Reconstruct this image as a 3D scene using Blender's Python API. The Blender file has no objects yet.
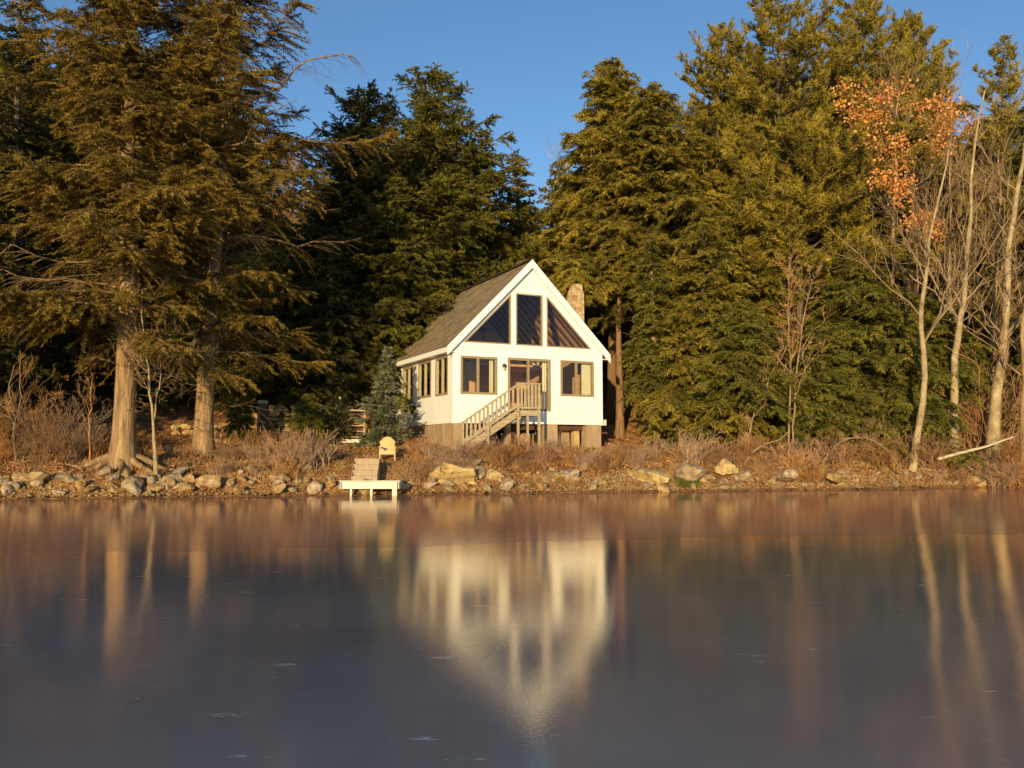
import bpy, bmesh, math, random
import numpy as np
from mathutils import Vector, Matrix

S = bpy.context.scene
C = S.collection
R = math.radians
rng = np.random.default_rng(11)
random.seed(4)

# ------------------------------------------------------------------ camera
F, HC, HOR = 850.0, 1.46, 450.0
PIT = math.atan((HOR - 384) / F)
def ray(px, py):
    v = (384 - py) / F
    return np.array([(px - 512) / F, math.cos(PIT) - v * math.sin(PIT), math.sin(PIT) + v * math.cos(PIT)])
def at(px, py, Y):
    """a real-world point seen at this pixel, at depth Y metres"""
    d = ray(px, py); return np.array([0, 0, HC]) + d * Y / d[1]
cd = bpy.data.cameras.new('camera'); cam = bpy.data.objects.new('camera', cd); C.objects.link(cam)
cam.location = (0, 0, HC); cam.rotation_euler = (R(90) + PIT, 0, 0)
cd.sensor_width = 36; cd.lens = F * 36 / 1024; cd.clip_start = .05; cd.clip_end = 5000
S.camera = cam
S.view_settings.view_transform = 'Standard'; S.view_settings.look = 'None'
S.view_settings.exposure = 0; S.view_settings.gamma = 1

# ------------------------------------------------------------------ light
SUN_EL, SUN_AZ = 8.0, 12.0          # elevation; degrees to the left of straight behind the camera
td = Vector((-math.sin(R(SUN_AZ)) * math.cos(R(SUN_EL)), -math.cos(R(SUN_AZ)) * math.cos(R(SUN_EL)), math.sin(R(SUN_EL))))
sd = bpy.data.lights.new('sun', 'SUN'); sun = bpy.data.objects.new('sun', sd); C.objects.link(sun)
sd.energy = 5.0; sd.angle = R(.6); sd.color = (1, .76, .39)
sun.rotation_euler = td.to_track_quat('Z', 'Y').to_euler()
W = bpy.data.worlds.new('World'); S.world = W; W.use_nodes = True
wn = W.node_tree.nodes; wl = W.node_tree.links
sky = wn.new('ShaderNodeTexSky'); sky.sky_type = 'NISHITA'; sky.sun_disc = False
sky.sun_elevation = R(SUN_EL); sky.sun_rotation = math.atan2(td.x, td.y)
sky.air_density = 1.0; sky.dust_density = .3; sky.ozone_density = 2.0
bg = wn['Background']; bg.inputs[1].default_value = .14
tint = wn.new('ShaderNodeMixRGB'); tint.blend_type = 'MULTIPLY'; tint.inputs[0].default_value = 1; tint.inputs[2].default_value = (.94, 1.2, 1.47, 1)
wl.new(sky.outputs[0], tint.inputs[1]); wl.new(tint.outputs[0], bg.inputs[0])

# ------------------------------------------------------------------ materials
def newmat(name):
    m = bpy.data.materials.new(name); m.use_nodes = True
    return m, m.node_tree.nodes, m.node_tree.links, m.node_tree.nodes['Principled BSDF']
def ramp(n, stops):
    r = n.new('ShaderNodeValToRGB'); e = r.color_ramp.elements
    while len(e) < len(stops): e.new(.5)
    for i, (p, c) in enumerate(stops): e[i].position = p; e[i].color = (*c, 1)
    return r
def noise_mat(name, cols, scale=3, rough=.85, detail=6, stretch=(1, 1, 1), bump=.3, bscale=None, spec=.3, coord='Object', bdist=.03, rand=0):
    m, n, l, b = newmat(name)
    tc = n.new('ShaderNodeTexCoord'); mp = n.new('ShaderNodeMapping'); mp.inputs['Scale'].default_value = stretch
    l.new(tc.outputs[coord], mp.inputs[0])
    t = n.new('ShaderNodeTexNoise'); t.inputs['Scale'].default_value = scale; t.inputs['Detail'].default_value = detail; t.inputs['Roughness'].default_value = .62
    l.new(mp.outputs[0], t.inputs[0])
    k = len(cols)
    r = ramp(n, [(.3 + .4 * i / max(1, k - 1), c) for i, c in enumerate(cols)])
    l.new(t.outputs[0], r.inputs[0])
    out = r.outputs[0]
    if rand:
        oi = n.new('ShaderNodeObjectInfo'); hs = n.new('ShaderNodeHueSaturation')
        mr = n.new('ShaderNodeMapRange'); mr.inputs[3].default_value = 1 - rand; mr.inputs[4].default_value = 1 + rand
        l.new(oi.outputs['Random'], mr.inputs[0]); l.new(mr.outputs[0], hs.inputs['Value']); l.new(out, hs.inputs['Color'])
        mr2 = n.new('ShaderNodeMapRange'); mr2.inputs[3].default_value = .7; mr2.inputs[4].default_value = 1.15
        mm = n.new('ShaderNodeMath'); mm.operation = 'FRACT'; mu = n.new('ShaderNodeMath'); mu.operation = 'MULTIPLY'; mu.inputs[1].default_value = 7.31
        l.new(oi.outputs['Random'], mu.inputs[0]); l.new(mu.outputs[0], mm.inputs[0]); l.new(mm.outputs[0], mr2.inputs[0]); l.new(mr2.outputs[0], hs.inputs['Saturation'])
        out = hs.outputs[0]
    l.new(out, b.inputs['Base Color'])
    b.inputs['Roughness'].default_value = rough; b.inputs['Specular IOR Level'].default_value = spec
    if bump:
        t2 = n.new('ShaderNodeTexNoise'); t2.inputs['Scale'].default_value = bscale or scale * 4; t2.inputs['Detail'].default_value = 5
        l.new(mp.outputs[0], t2.inputs[0])
        bp = n.new('ShaderNodeBump'); bp.inputs['Strength'].default_value = bump; bp.inputs['Distance'].default_value = bdist
        l.new(t2.outputs[0], bp.inputs['Height']); l.new(bp.outputs[0], b.inputs['Normal'])
    return m
def leaf_mat(name, dark, mid, light, trans=.3, scale=.8):
    """needles or leaves: the tone attribute (0..1, one value per twig) and a soft noise pick the colour"""
    m, n, l, b = newmat(name)
    at_ = n.new('ShaderNodeAttribute'); at_.attribute_name = 'tone'
    tc = n.new('ShaderNodeTexCoord'); t = n.new('ShaderNodeTexNoise'); t.inputs['Scale'].default_value = scale; t.inputs['Detail'].default_value = 2
    l.new(tc.outputs['Object'], t.inputs[0])
    a = n.new('ShaderNodeMath'); a.operation = 'MULTIPLY_ADD'; a.inputs[1].default_value = .9; l.new(t.outputs[0], a.inputs[0])
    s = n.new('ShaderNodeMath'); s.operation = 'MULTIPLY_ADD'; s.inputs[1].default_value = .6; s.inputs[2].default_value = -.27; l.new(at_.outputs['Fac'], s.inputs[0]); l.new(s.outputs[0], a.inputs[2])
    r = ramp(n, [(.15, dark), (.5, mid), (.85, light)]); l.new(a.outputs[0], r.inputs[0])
    l.new(r.outputs[0], b.inputs['Base Color']); b.inputs['Roughness'].default_value = .6; b.inputs['Specular IOR Level'].default_value = .25
    if trans:
        tr = n.new('ShaderNodeBsdfTranslucent'); l.new(r.outputs[0], tr.inputs[0])
        mx = n.new('ShaderNodeMixShader'); mx.inputs[0].default_value = trans
        l.new(b.outputs[0], mx.inputs[1]); l.new(tr.outputs[0], mx.inputs[2])
        l.new(mx.outputs[0], n['Material Output'].inputs[0])
    return m

M = {}
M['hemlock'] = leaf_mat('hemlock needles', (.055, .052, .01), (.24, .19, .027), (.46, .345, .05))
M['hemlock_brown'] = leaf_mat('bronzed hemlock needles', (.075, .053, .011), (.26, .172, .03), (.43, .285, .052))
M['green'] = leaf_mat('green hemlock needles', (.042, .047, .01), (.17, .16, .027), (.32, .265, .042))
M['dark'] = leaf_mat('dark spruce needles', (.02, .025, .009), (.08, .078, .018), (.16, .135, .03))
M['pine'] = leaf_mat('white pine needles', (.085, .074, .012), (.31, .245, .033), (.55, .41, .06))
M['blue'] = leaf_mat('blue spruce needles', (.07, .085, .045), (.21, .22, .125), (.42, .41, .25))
M['oak'] = leaf_mat('orange oak leaves', (.40, .15, .035), (.80, .34, .09), (.95, .54, .2), trans=.3, scale=3)
M['coral'] = leaf_mat('coral shrub leaves', (.4, .08, .04), (.6, .13, .07), (.65, .2, .09), trans=.3, scale=3)
M['bark'] = noise_mat('grey brown bark', [(.11, .065, .03), (.31, .195, .095), (.50, .34, .18)], 2.2, stretch=(3, 3, .45), bump=.9, bscale=6, bdist=.06)
M['bark_dark'] = noise_mat('dark conifer bark', [(.05, .035, .022), (.13, .09, .055), (.22, .15, .09)], 2.5, stretch=(2.5, 2.5, .5), bump=.8, bscale=8, bdist=.05)
M['bark_red'] = noise_mat('reddish pine bark', [(.14, .075, .04), (.27, .155, .08), (.36, .22, .12)], 2.5, stretch=(3, 3, .5), bump=.8, bscale=8, bdist=.05)
M['bark_pale'] = noise_mat('pale maple bark', [(.15, .11, .06), (.38, .28, .15), (.55, .43, .25)], 1.6, stretch=(2, 2, 1.2), bump=.5, bscale=6)
M['twig'] = noise_mat('brown twigs', [(.22, .11, .045), (.46, .25, .11), (.64, .40, .19)], 2, bump=0, rand=.25)
M['twig_red'] = noise_mat('russet twigs', [(.24, .12, .055), (.45, .24, .11), (.60, .36, .17)], 2, bump=0, rand=.25)
M['twig_pale'] = noise_mat('pale twigs', [(.17, .11, .06), (.30, .20, .11), (.42, .30, .16)], 2, bump=0)
M['rock'] = noise_mat('shore granite', [(.15, .09, .04), (.38, .245, .115), (.58, .42, .22)], 1.7, rough=.9, bump=.8, bscale=7, bdist=.05, rand=.22)
M['rock_gold'] = noise_mat('lichen granite', [(.24, .15, .06), (.54, .38, .16), (.72, .54, .25)], 1.6, rough=.9, bump=.8, bscale=6, bdist=.05)
M['litter'] = leaf_mat('fallen leaves', (.14, .05, .02), (.38, .16, .055), (.58, .31, .12), trans=0, scale=2)
M['straw'] = leaf_mat('dry grass', (.28, .17, .07), (.48, .31, .13), (.62, .44, .2), trans=.1, scale=1)
M['moss'] = leaf_mat('green grass', (.07, .08, .015), (.14, .15, .03), (.24, .23, .06), trans=.1, scale=1)

def wood(name, c1, c2, scale=1.5, stretch=(1, 1, 6), rough=.75):
    return noise_mat(name, [c1, tuple((x + y) / 2 for x, y in zip(c1, c2)), c2], scale, rough=rough, stretch=stretch, bump=.25, bscale=9, bdist=.01)
M['paint'] = noise_mat('white painted siding', [(.86, .84, .79), (.93, .93, .90), (.95, .96, .95)], .9, stretch=(2.5, 2.5, .6), rough=.55, bump=.08, bscale=3)
M['trim'] = noise_mat('white trim', [(.91, .91, .89), (.94, .94, .92)], 1, rough=.5, bump=0)
M['frame'] = wood('tan window frame', (.27, .20, .12), (.38, .29, .17), 3)
M['weathered'] = wood('weathered deck wood', (.34, .26, .16), (.58, .46, .30), 3)
M['weathered2'] = wood('grey tan step boards', (.36, .26, .16), (.50, .38, .25), 3, (5, 1, 1))
M['dockpaint'] = noise_mat('cream dock paint', [(.62, .58, .46), (.75, .72, .60)], 3, rough=.6, bump=.15, bscale=14)
M['yellow'] = noise_mat('yellow chair paint', [(.60, .42, .17), (.72, .53, .25)], 4, rough=.5, bump=.05)
M['skirt'] = noise_mat('brown foundation boards', [(.34, .23, .13), (.50, .36, .22)], 2, stretch=(2, 2, .4), bump=.3, bscale=12)
M['cedar'] = noise_mat('cedar interior boards', [(.68, .34, .16), (.9, .54, .28)], 1.5, stretch=(3, .6, 3), rough=.6, bump=.1)
M['rafter'] = noise_mat('dark rafters', [(.09, .045, .03), (.14, .07, .045)], 2, bump=0)
M['floorwood'] = wood('interior floor', (.16, .09, .045), (.24, .14, .07))
M['curtain'] = noise_mat('cream curtain', [(.70, .64, .42), (.78, .72, .52)], 2, rough=.9, bump=0)
M['metal'] = noise_mat('dark lamp metal', [(.03, .03, .03), (.05, .045, .04)], 5, rough=.4, bump=0)
M['lampglass'] = noise_mat('frosted lamp glass', [(.5, .42, .3), (.6, .5, .36)], 5, rough=.3, bump=0)
M['birch'] = noise_mat('pale fallen log', [(.45, .36, .22), (.68, .58, .38)], 3, stretch=(1, 1, 1), bump=.4, bscale=12)

def brickmat(name, cols, mortar, w=.34, h=.2, m_=.02):
    m, n, l, b = newmat(name)
    tc = n.new('ShaderNodeTexCoord')
    v = n.new('ShaderNodeTexVoronoi'); v.inputs['Scale'].default_value = 4.2; v.feature = 'F1'
    mp = n.new('ShaderNodeMapping'); mp.inputs['Scale'].default_value = (1, 1, 1.5); l.new(tc.outputs['Object'], mp.inputs[0]); l.new(mp.outputs[0], v.inputs[0])
    v2 = n.new('ShaderNodeTexVoronoi'); v2.inputs['Scale'].default_value = 4.2; v2.feature = 'DISTANCE_TO_EDGE'; l.new(mp.outputs[0], v2.inputs[0])
    sx = n.new('ShaderNodeSeparateColor'); l.new(v.outputs['Color'], sx.inputs[0])
    r = ramp(n, [(i / (len(cols) - 1), c) for i, c in enumerate(cols)]); l.new(sx.outputs[0], r.inputs[0])
    g = n.new('ShaderNodeMath'); g.operation = 'LESS_THAN'; g.inputs[1].default_value = .045; l.new(v2.outputs[0], g.inputs[0])
    mx = n.new('ShaderNodeMixRGB'); mx.inputs[2].default_value = (*mortar, 1); l.new(g.outputs[0], mx.inputs[0]); l.new(r.outputs[0], mx.inputs[1])
    l.new(mx.outputs[0], b.inputs['Base Color']); b.inputs['Roughness'].default_value = .9
    bp = n.new('ShaderNodeBump'); bp.inputs['Distance'].default_value = .03; l.new(v2.outputs[0], bp.inputs['Height']); l.new(bp.outputs[0], b.inputs['Normal'])
    return m
M['chimney'] = brickmat('field stone masonry', [(.34, .18, .08), (.56, .37, .17), (.68, .51, .27), (.42, .25, .11)], (.50, .40, .26))

def shinglemat():
    m, n, l, b = newmat('asphalt shingles')
    tc = n.new('ShaderNodeTexCoord'); br = n.new('ShaderNodeTexBrick')
    br.inputs['Scale'].default_value = 1; br.inputs['Brick Width'].default_value = .3; br.inputs['Row Height'].default_value = .15; br.inputs['Mortar Size'].default_value = .008
    br.inputs['Color1'].default_value = (.30, .215, .12, 1); br.inputs['Color2'].default_value = (.43, .32, .19, 1); br.inputs['Mortar'].default_value = (.05, .035, .02, 1)
    l.new(tc.outputs['UV'], br.inputs[0])
    t = n.new('ShaderNodeTexNoise'); t.inputs['Scale'].default_value = 1.2; t.inputs['Detail'].default_value = 8; l.new(tc.outputs['UV'], t.inputs[0])
    r = ramp(n, [(.3, (.6, .6, .6)), (.7, (1.15, 1.15, 1.1))]); l.new(t.outputs[0], r.inputs[0])
    mx = n.new('ShaderNodeMixRGB'); mx.blend_type = 'MULTIPLY'; mx.inputs[0].default_value = 1; l.new(br.outputs[0], mx.inputs[1]); l.new(r.outputs[0], mx.inputs[2])
    l.new(mx.outputs[0], b.inputs['Base Color']); b.inputs['Roughness'].default_value = .9
    bp = n.new('ShaderNodeBump'); bp.inputs['Distance'].default_value = .012; l.new(br.outputs['Fac'], bp.inputs['Height']); bp.invert = True; l.new(bp.outputs[0], b.inputs['Normal'])
    return m
M['shingle'] = shinglemat()

def glassmat():
    m, n, l, b = newmat('window glass')
    n.remove(b)
    tr = n.new('ShaderNodeBsdfTransparent'); tr.inputs[0].default_value = (.88, .89, .87, 1)
    gl = n.new('ShaderNodeBsdfGlossy'); gl.inputs['Roughness'].default_value = .02; gl.inputs[0].default_value = (.85, .93, 1, 1)
    fr = n.new('ShaderNodeFresnel'); fr.inputs[0].default_value = 1.5
    a = n.new('ShaderNodeMath'); a.operation = 'MULTIPLY_ADD'; a.inputs[1].default_value = 1.0; a.inputs[2].default_value = .0; l.new(fr.outputs[0], a.inputs[0]); a.use_clamp = True
    mx = n.new('ShaderNodeMixShader'); l.new(a.outputs[0], mx.inputs[0]); l.new(tr.outputs[0], mx.inputs[1]); l.new(gl.outputs[0], mx.inputs[2])
    l.new(mx.outputs[0], n['Material Output'].inputs[0]); return m
M['glass'] = glassmat()

def groundmat():
    m, n, l, b = newmat('leaf strewn ground')
    tc = n.new('ShaderNodeTexCoord')
    t = n.new('ShaderNodeTexNoise'); t.inputs['Scale'].default_value = 1.1; t.inputs['Detail'].default_value = 10; t.inputs['Roughness'].default_value = .7; l.new(tc.outputs['Object'], t.inputs[0])
    v = n.new('ShaderNodeTexVoronoi'); v.inputs['Scale'].default_value = 14; l.new(tc.outputs['Object'], v.inputs[0])
    sx = n.new('ShaderNodeSeparateColor'); l.new(v.outputs['Color'], sx.inputs[0])
    ad = n.new('ShaderNodeMath'); ad.operation = 'MULTIPLY_ADD'; ad.inputs[1].default_value = .4; l.new(sx.outputs[0], ad.inputs[0]); l.new(t.outputs[0], ad.inputs[2])
    r = ramp(n, [(.42, (.10, .045, .02)), (.6, (.26, .12, .045)), (.75, (.40, .20, .075)), (.92, (.50, .31, .13))]); l.new(ad.outputs[0], r.inputs[0])
    l.new(r.outputs[0], b.inputs['Base Color']); b.inputs['Roughness'].default_value = .95; b.inputs['Specular IOR Level'].default_value = .1
    bp = n.new('ShaderNodeBump'); bp.inputs['Distance'].default_value = .08; bp.inputs['Strength'].default_value = .8; l.new(ad.outputs[0], bp.inputs['Height']); l.new(bp.outputs[0], b.inputs['Normal'])
    return m
M['ground'] = groundmat()

def icemat(name, base, rough, frost, gloss, shine=1.3):
    m, n, l, b = newmat(name)
    tc = n.new('ShaderNodeTexCoord'); pos = tc.outputs['Object']
    big = n.new('ShaderNodeTexNoise'); big.inputs['Scale'].default_value = .35; big.inputs['Detail'].default_value = 5; l.new(pos, big.inputs[0])
    # frost flecks: short wind-drawn streaks
    mp = n.new('ShaderNodeMapping'); mp.inputs['Scale'].default_value = (1.6, 5.5, 1); l.new(pos, mp.inputs[0])
    fl = n.new('ShaderNodeTexNoise'); fl.inputs['Scale'].default_value = 1.0; fl.inputs['Detail'].default_value = 7; fl.inputs['Roughness'].default_value = .72; l.new(mp.outputs[0], fl.inputs[0])
    fr = ramp(n, [(.635, (0, 0, 0)), (.67, (1, 1, 1))]); l.new(fl.outputs[0], fr.inputs[0])
    base_r = ramp(n, [(.3, tuple(x * .8 for x in base)), (.7, tuple(x * 1.25 for x in base))]); l.new(big.outputs[0], base_r.inputs[0])
    mx = n.new('ShaderNodeMixRGB'); mx.inputs[2].default_value = (.42, .42, .44, 1); l.new(base_r.outputs[0], mx.inputs[1])
    fm = n.new('ShaderNodeMath'); fm.operation = 'MULTIPLY'; fm.inputs[1].default_value = frost; l.new(fr.outputs[0], fm.inputs[0]); l.new(fm.outputs[0], mx.inputs[0])
    ra = n.new('ShaderNodeMath'); ra.operation = 'MULTIPLY_ADD'; ra.inputs[1].default_value = .3; ra.inputs[2].default_value = rough; l.new(fm.outputs[0], ra.inputs[0])
    rb = n.new('ShaderNodeMath'); rb.operation = 'MULTIPLY_ADD'; rb.inputs[1].default_value = .05; l.new(big.outputs[0], rb.inputs[0]); l.new(ra.outputs[0], rb.inputs[2])
    fine = n.new('ShaderNodeTexNoise'); fine.inputs['Scale'].default_value = 60; fine.inputs['Detail'].default_value = 3; l.new(pos, fine.inputs[0])
    bp = n.new('ShaderNodeBump'); bp.inputs['Distance'].default_value = .0006; bp.inputs['Strength'].default_value = .75
    l.new(fine.outputs[0], bp.inputs['Height'])
    bp2 = n.new('ShaderNodeBump'); bp2.inputs['Distance'].default_value = .006; bp2.inputs['Strength'].default_value = .35; l.new(big.outputs[0], bp2.inputs['Height']); l.new(bp.outputs[0], bp2.inputs['Normal'])
    df = n.new('ShaderNodeBsdfDiffuse'); l.new(mx.outputs[0], df.inputs[0]); l.new(bp2.outputs[0], df.inputs['Normal'])
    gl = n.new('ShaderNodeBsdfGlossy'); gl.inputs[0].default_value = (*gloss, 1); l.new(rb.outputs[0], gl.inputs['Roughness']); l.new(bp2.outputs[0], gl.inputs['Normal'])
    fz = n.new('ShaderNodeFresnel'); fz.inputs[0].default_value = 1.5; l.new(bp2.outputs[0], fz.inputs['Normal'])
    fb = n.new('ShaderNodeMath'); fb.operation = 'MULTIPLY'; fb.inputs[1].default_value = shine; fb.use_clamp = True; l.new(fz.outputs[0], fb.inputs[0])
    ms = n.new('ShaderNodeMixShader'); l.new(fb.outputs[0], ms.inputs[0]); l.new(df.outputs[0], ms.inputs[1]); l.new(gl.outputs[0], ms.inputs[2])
    l.new(ms.outputs[0], n['Material Output'].inputs[0]); n.remove(b)
    return m
M['ice'] = icemat('dark lake ice', (.235, .225, .23), .02, .8, (1, .87, .65), 1.28)  # warm gloss tint and raised shine paint in the cabin's golden reflection
M['shore_ice'] = icemat('hazy shore ice', (.30, .20, .155), .045, .5, (1, .86, .72), .88)  # brown base and warm gloss paint in the sunlit bank's reflection

# ------------------------------------------------------------------ mesh helpers
def link(o, parent=None):
    C.objects.link(o)
    if parent is not None: o.parent = parent
    return o
def np_mesh(name, V, Fc, mat, parent=None, tone=None, smooth=False, loc=None):
    """V (n,3), Fc (m,k) with k = 3 or 4 -> one mesh object"""
    V = np.asarray(V, np.float32).reshape(-1, 3); Fc = np.asarray(Fc, np.int32)
    me = bpy.data.meshes.new(name); m, k = Fc.shape
    me.vertices.add(len(V)); me.vertices.foreach_set('co', V.ravel())
    me.loops.add(m * k); me.loops.foreach_set('vertex_index', Fc.ravel())
    me.polygons.add(m); me.polygons.foreach_set('loop_start', np.arange(0, m * k, k, dtype=np.int32))
    if smooth: me.polygons.foreach_set('use_smooth', np.ones(m, bool))
    me.update(calc_edges=True)
    if tone is not None:
        a = me.attributes.new('tone', 'FLOAT', 'POINT'); a.data.foreach_set('value', np.asarray(tone, np.float32))
    me.materials.append(mat)
    o = bpy.data.objects.new(name, me)
    if loc is not None: o.location = loc
    return link(o, parent)
def empty(name, loc=(0, 0, 0), rz=0, parent=None):
    o = bpy.data.objects.new(name, None); o.location = loc; o.rotation_euler = (0, 0, rz); o.empty_display_size = .2
    return link(o, parent)
def tag(o, label=None, cat=None, group=None, kind=None):
    if label: o['label'] = label
    if cat: o['category'] = cat
    if group: o['group'] = group
    if kind: o['kind'] = kind
    return o
class MB:
    """collects boxes, bars, prisms; builds ONE mesh"""
    def __init__(s): s.v = []; s.f = []
    def add(s, vs, fs):
        o = len(s.v); s.v += [tuple(v) for v in vs]; s.f += [tuple(i + o for i in f) for f in fs]; return s
    def box(s, a, b):
        (x0, y0, z0), (x1, y1, z1) = a, b
        vs = [(x0, y0, z0), (x1, y0, z0), (x1, y1, z0), (x0, y1, z0), (x0, y0, z1), (x1, y0, z1), (x1, y1, z1), (x0, y1, z1)]
        return s.add(vs, [(0, 3, 2, 1), (4, 5, 6, 7), (0, 1, 5, 4), (1, 2, 6, 5), (2, 3, 7, 6), (3, 0, 4, 7)])
    def bar(s, p, q, w, h, up=(0, 0, 1)):
        p, q, u = Vector(p), Vector(q), Vector(up); t = (q - p).normalized(); sx = t.cross(u).normalized() * w / 2; sz = sx.cross(t).normalized() * h / 2
        vs = [p - sx - sz, p + sx - sz, p + sx + sz, p - sx + sz, q - sx - sz, q + sx - sz, q + sx + sz, q - sx + sz]
        return s.add(vs, [(0, 3, 2, 1), (4, 5, 6, 7), (0, 1, 5, 4), (1, 2, 6, 5), (2, 3, 7, 6), (3, 0, 4, 7)])
    def prism(s, poly, d):
        """poly: list of 3D points of a planar outline; extruded by vector d"""
        n = len(poly); P = [Vector(p) for p in poly]; D = Vector(d)
        vs = P + [p + D for p in P]
        return s.add(vs, [tuple(range(n)), tuple(reversed(range(n, 2 * n)))] + [(i, i + n, (i + 1) % n + n, (i + 1) % n) for i in range(n)])
    def lathe(s, prof, c=(0, 0, 0), k=12):
        o = []
        for r, z in prof:
            for i in range(k): o.append((c[0] + r * math.cos(2 * math.pi * i / k), c[1] + r * math.sin(2 * math.pi * i / k), c[2] + z))
        fs = []
        for j in range(len(prof) - 1):
            for i in range(k): fs.append((j * k + i, j * k + (i + 1) % k, (j + 1) * k + (i + 1) % k, (j + 1) * k + i))
        fs.append(tuple(reversed(range(k)))); fs.append(tuple(range((len(prof) - 1) * k, len(prof) * k)))
        return s.add(o, fs)
    def build(s, name, mat, parent=None, bevel=0, loc=None, smooth=False):
        me = bpy.data.meshes.new(name); me.from_pydata(s.v, [], s.f); me.update()
        bm = bmesh.new(); bm.from_mesh(me); bmesh.ops.recalc_face_normals(bm, faces=bm.faces)
        if bevel: bmesh.ops.bevel(bm, geom=list(bm.edges), offset=bevel, segments=1, affect='EDGES')
        bm.to_mesh(me); bm.free()
        if smooth:
            for p in me.polygons: p.use_smooth = True
        me.materials.append(mat); o = bpy.data.objects.new(name, me)
        if loc is not None: o.location = loc
        return link(o, parent)
def norm(a): return a / np.maximum(np.linalg.norm(a, axis=-1, keepdims=True), 1e-9)
def tubes(P, Rd, k=3):
    """P (B,N,3), Rd (B,N) -> verts, quads"""
    B, N, _ = P.shape
    T = norm(np.gradient(P, axis=1))
    ref = np.where(np.abs(T[..., 2:3]) < .8, np.array([0, 0, 1.]), np.array([1., 0, 0]))
    U = norm(np.cross(T, ref)); Wv = np.cross(T, U)
    a = np.arange(k) * 2 * math.pi / k
    V = P[:, :, None] + Rd[:, :, None, None] * (U[:, :, None] * np.cos(a)[:, None] + Wv[:, :, None] * np.sin(a)[:, None])
    b = np.arange(B)[:, None, None] * N * k; j = np.arange(N - 1)[None, :, None] * k; i = np.arange(k)[None, None]
    i2 = (i + 1) % k
    Q = np.stack([b + j + i, b + j + i2, b + j + k + i2, b + j + k + i], -1).reshape(-1, 4)
    return V.reshape(-1, 3), Q
class Chunks:
    def __init__(s): s.V = []; s.Q = []; s.n = 0
    def add(s, V, Q): s.V.append(V); s.Q.append(Q + s.n); s.n += len(V)
    def build(s, name, mat, parent=None, smooth=True, loc=None): return np_mesh(name, np.concatenate(s.V), np.concatenate(s.Q), mat, parent, smooth=smooth, loc=loc)
def sample(P, idx, s):
    """point and tangent on polylines P at parameter s for each idx"""
    N = P.shape[1]; x = s * (N - 1); i = np.clip(x.astype(int), 0, N - 2); f = (x - i)[:, None]
    a = P[idx, i]; b = P[idx, i + 1]; return a + (b - a) * f, norm(b - a)

# ------------------------------------------------------------------ terrain
ha = R(25.24); HO = np.array([-2.49, 35.8]); HA = np.array([math.cos(ha), math.sin(ha)]); HB = np.array([-math.sin(ha), math.cos(ha)])
HW, HL, Z0, ZE, ZA = 7.32, 8.0, 2.6, 5.84, 9.85
def hw(x, y): p = HO + HA * x + HB * y; return float(p[0]), float(p[1])
def wob(x, y):
    return (np.sin(x * .9 + 1.3) * .45 + np.sin(x * 2.3 + y * .7) * .22 + np.sin(x * 5.1 - y * 1.1) * .1 + np.sin(x * .23) * .5)
def shore_d(x, y):
    xe = np.where(np.abs(x) > 30, np.sign(x) * 30 + (x - np.sign(x) * 30) * .35, x)
    return (y - (30.65 + .243 * xe)) / 1.029 + .35 * wob(x, y) * np.exp(-np.abs(x) / 40)
DD = [-60, -4, -1, 0, .5, 1.2, 2.5, 5, 8, 11, 13, 18, 30, 60, 150, 500, 3000]
DZ = [-3, -.8, -.25, .0, .3, .68, 1.0, 1.3, 1.6, 2.1, 2.75, 4.2, 6.5, 11, 22, 45, 45]
def gz(x, y):
    x = np.asarray(x, float); y = np.asarray(y, float)
    d = shore_d(x, y); z = np.interp(d, DD, DZ)
    ins = np.clip(d / 2, 0, 1)
    z = z + ins * (.09 * np.sin(x * 1.7 + y * .8) * np.sin(y * 1.3) + .05 * np.sin(x * 4.1 + y * 3.3) + .25 * np.sin(x * .35 + 2) * np.clip(d / 12, 0, 1))
    sm = lambda t: np.clip(t, 0, 1) ** 2 * (3 - 2 * np.clip(t, 0, 1))
    step = sm((y - 39.15) / .25) * sm((x + 14.5) / 2) * sm((-6.4 - x) / .3)
    z = np.where(y < 39.15, np.minimum(z, np.where(step + sm((x + 14.5) / 2) * sm((-6.4 - x) / .3) > .5, 1.95, 99)), z) + step * np.clip(3.15 - z, 0, 1.4)
    dx, dy = x - HO[0], y - HO[1]; hx = dx * HA[0] + dy * HA[1]; hy = dx * HB[0] + dy * HB[1]
    inside = sm((hx + 1.6) / 1.2) * sm((HW + 1.6 - hx) / 1.2) * sm((hy + 1.2) / 1.2) * sm((HL + 2.4 - hy) / 1.5)
    return z * (1 - inside) + np.minimum(z, 1.95) * inside
def gzf(x, y): return float(gz(x, y))
xs = np.concatenate([np.linspace(-1500, -60, 30)[:-1], np.linspace(-60, -24, 60)[:-1], np.linspace(-24, 30, 520)[:-1], np.linspace(30, 70, 60)[:-1], np.linspace(70, 1500, 30)])
ys = np.concatenate([np.linspace(-200, 15, 20)[:-1], np.linspace(15, 25, 30)[:-1], np.linspace(25, 52, 320)[:-1], np.linspace(52, 90, 60)[:-1], np.linspace(90, 2500, 40)])
XX, YY = np.meshgrid(xs, ys); ZZ = gz(XX, YY); ZZ = ZZ + (np.random.default_rng(3).random(ZZ.shape) - .5) * .05 * (YY < 60)
nx, ny = len(xs), len(ys); I = np.arange(nx * ny).reshape(ny, nx)
Q = np.stack([I[:-1, :-1], I[:-1, 1:], I[1:, 1:], I[1:, :-1]], -1).reshape(-1, 4)
g = np_mesh('ground', np.stack([XX, YY, ZZ], -1).reshape(-1, 3), Q, M['ground'], smooth=True); tag(g, kind='structure')
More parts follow.
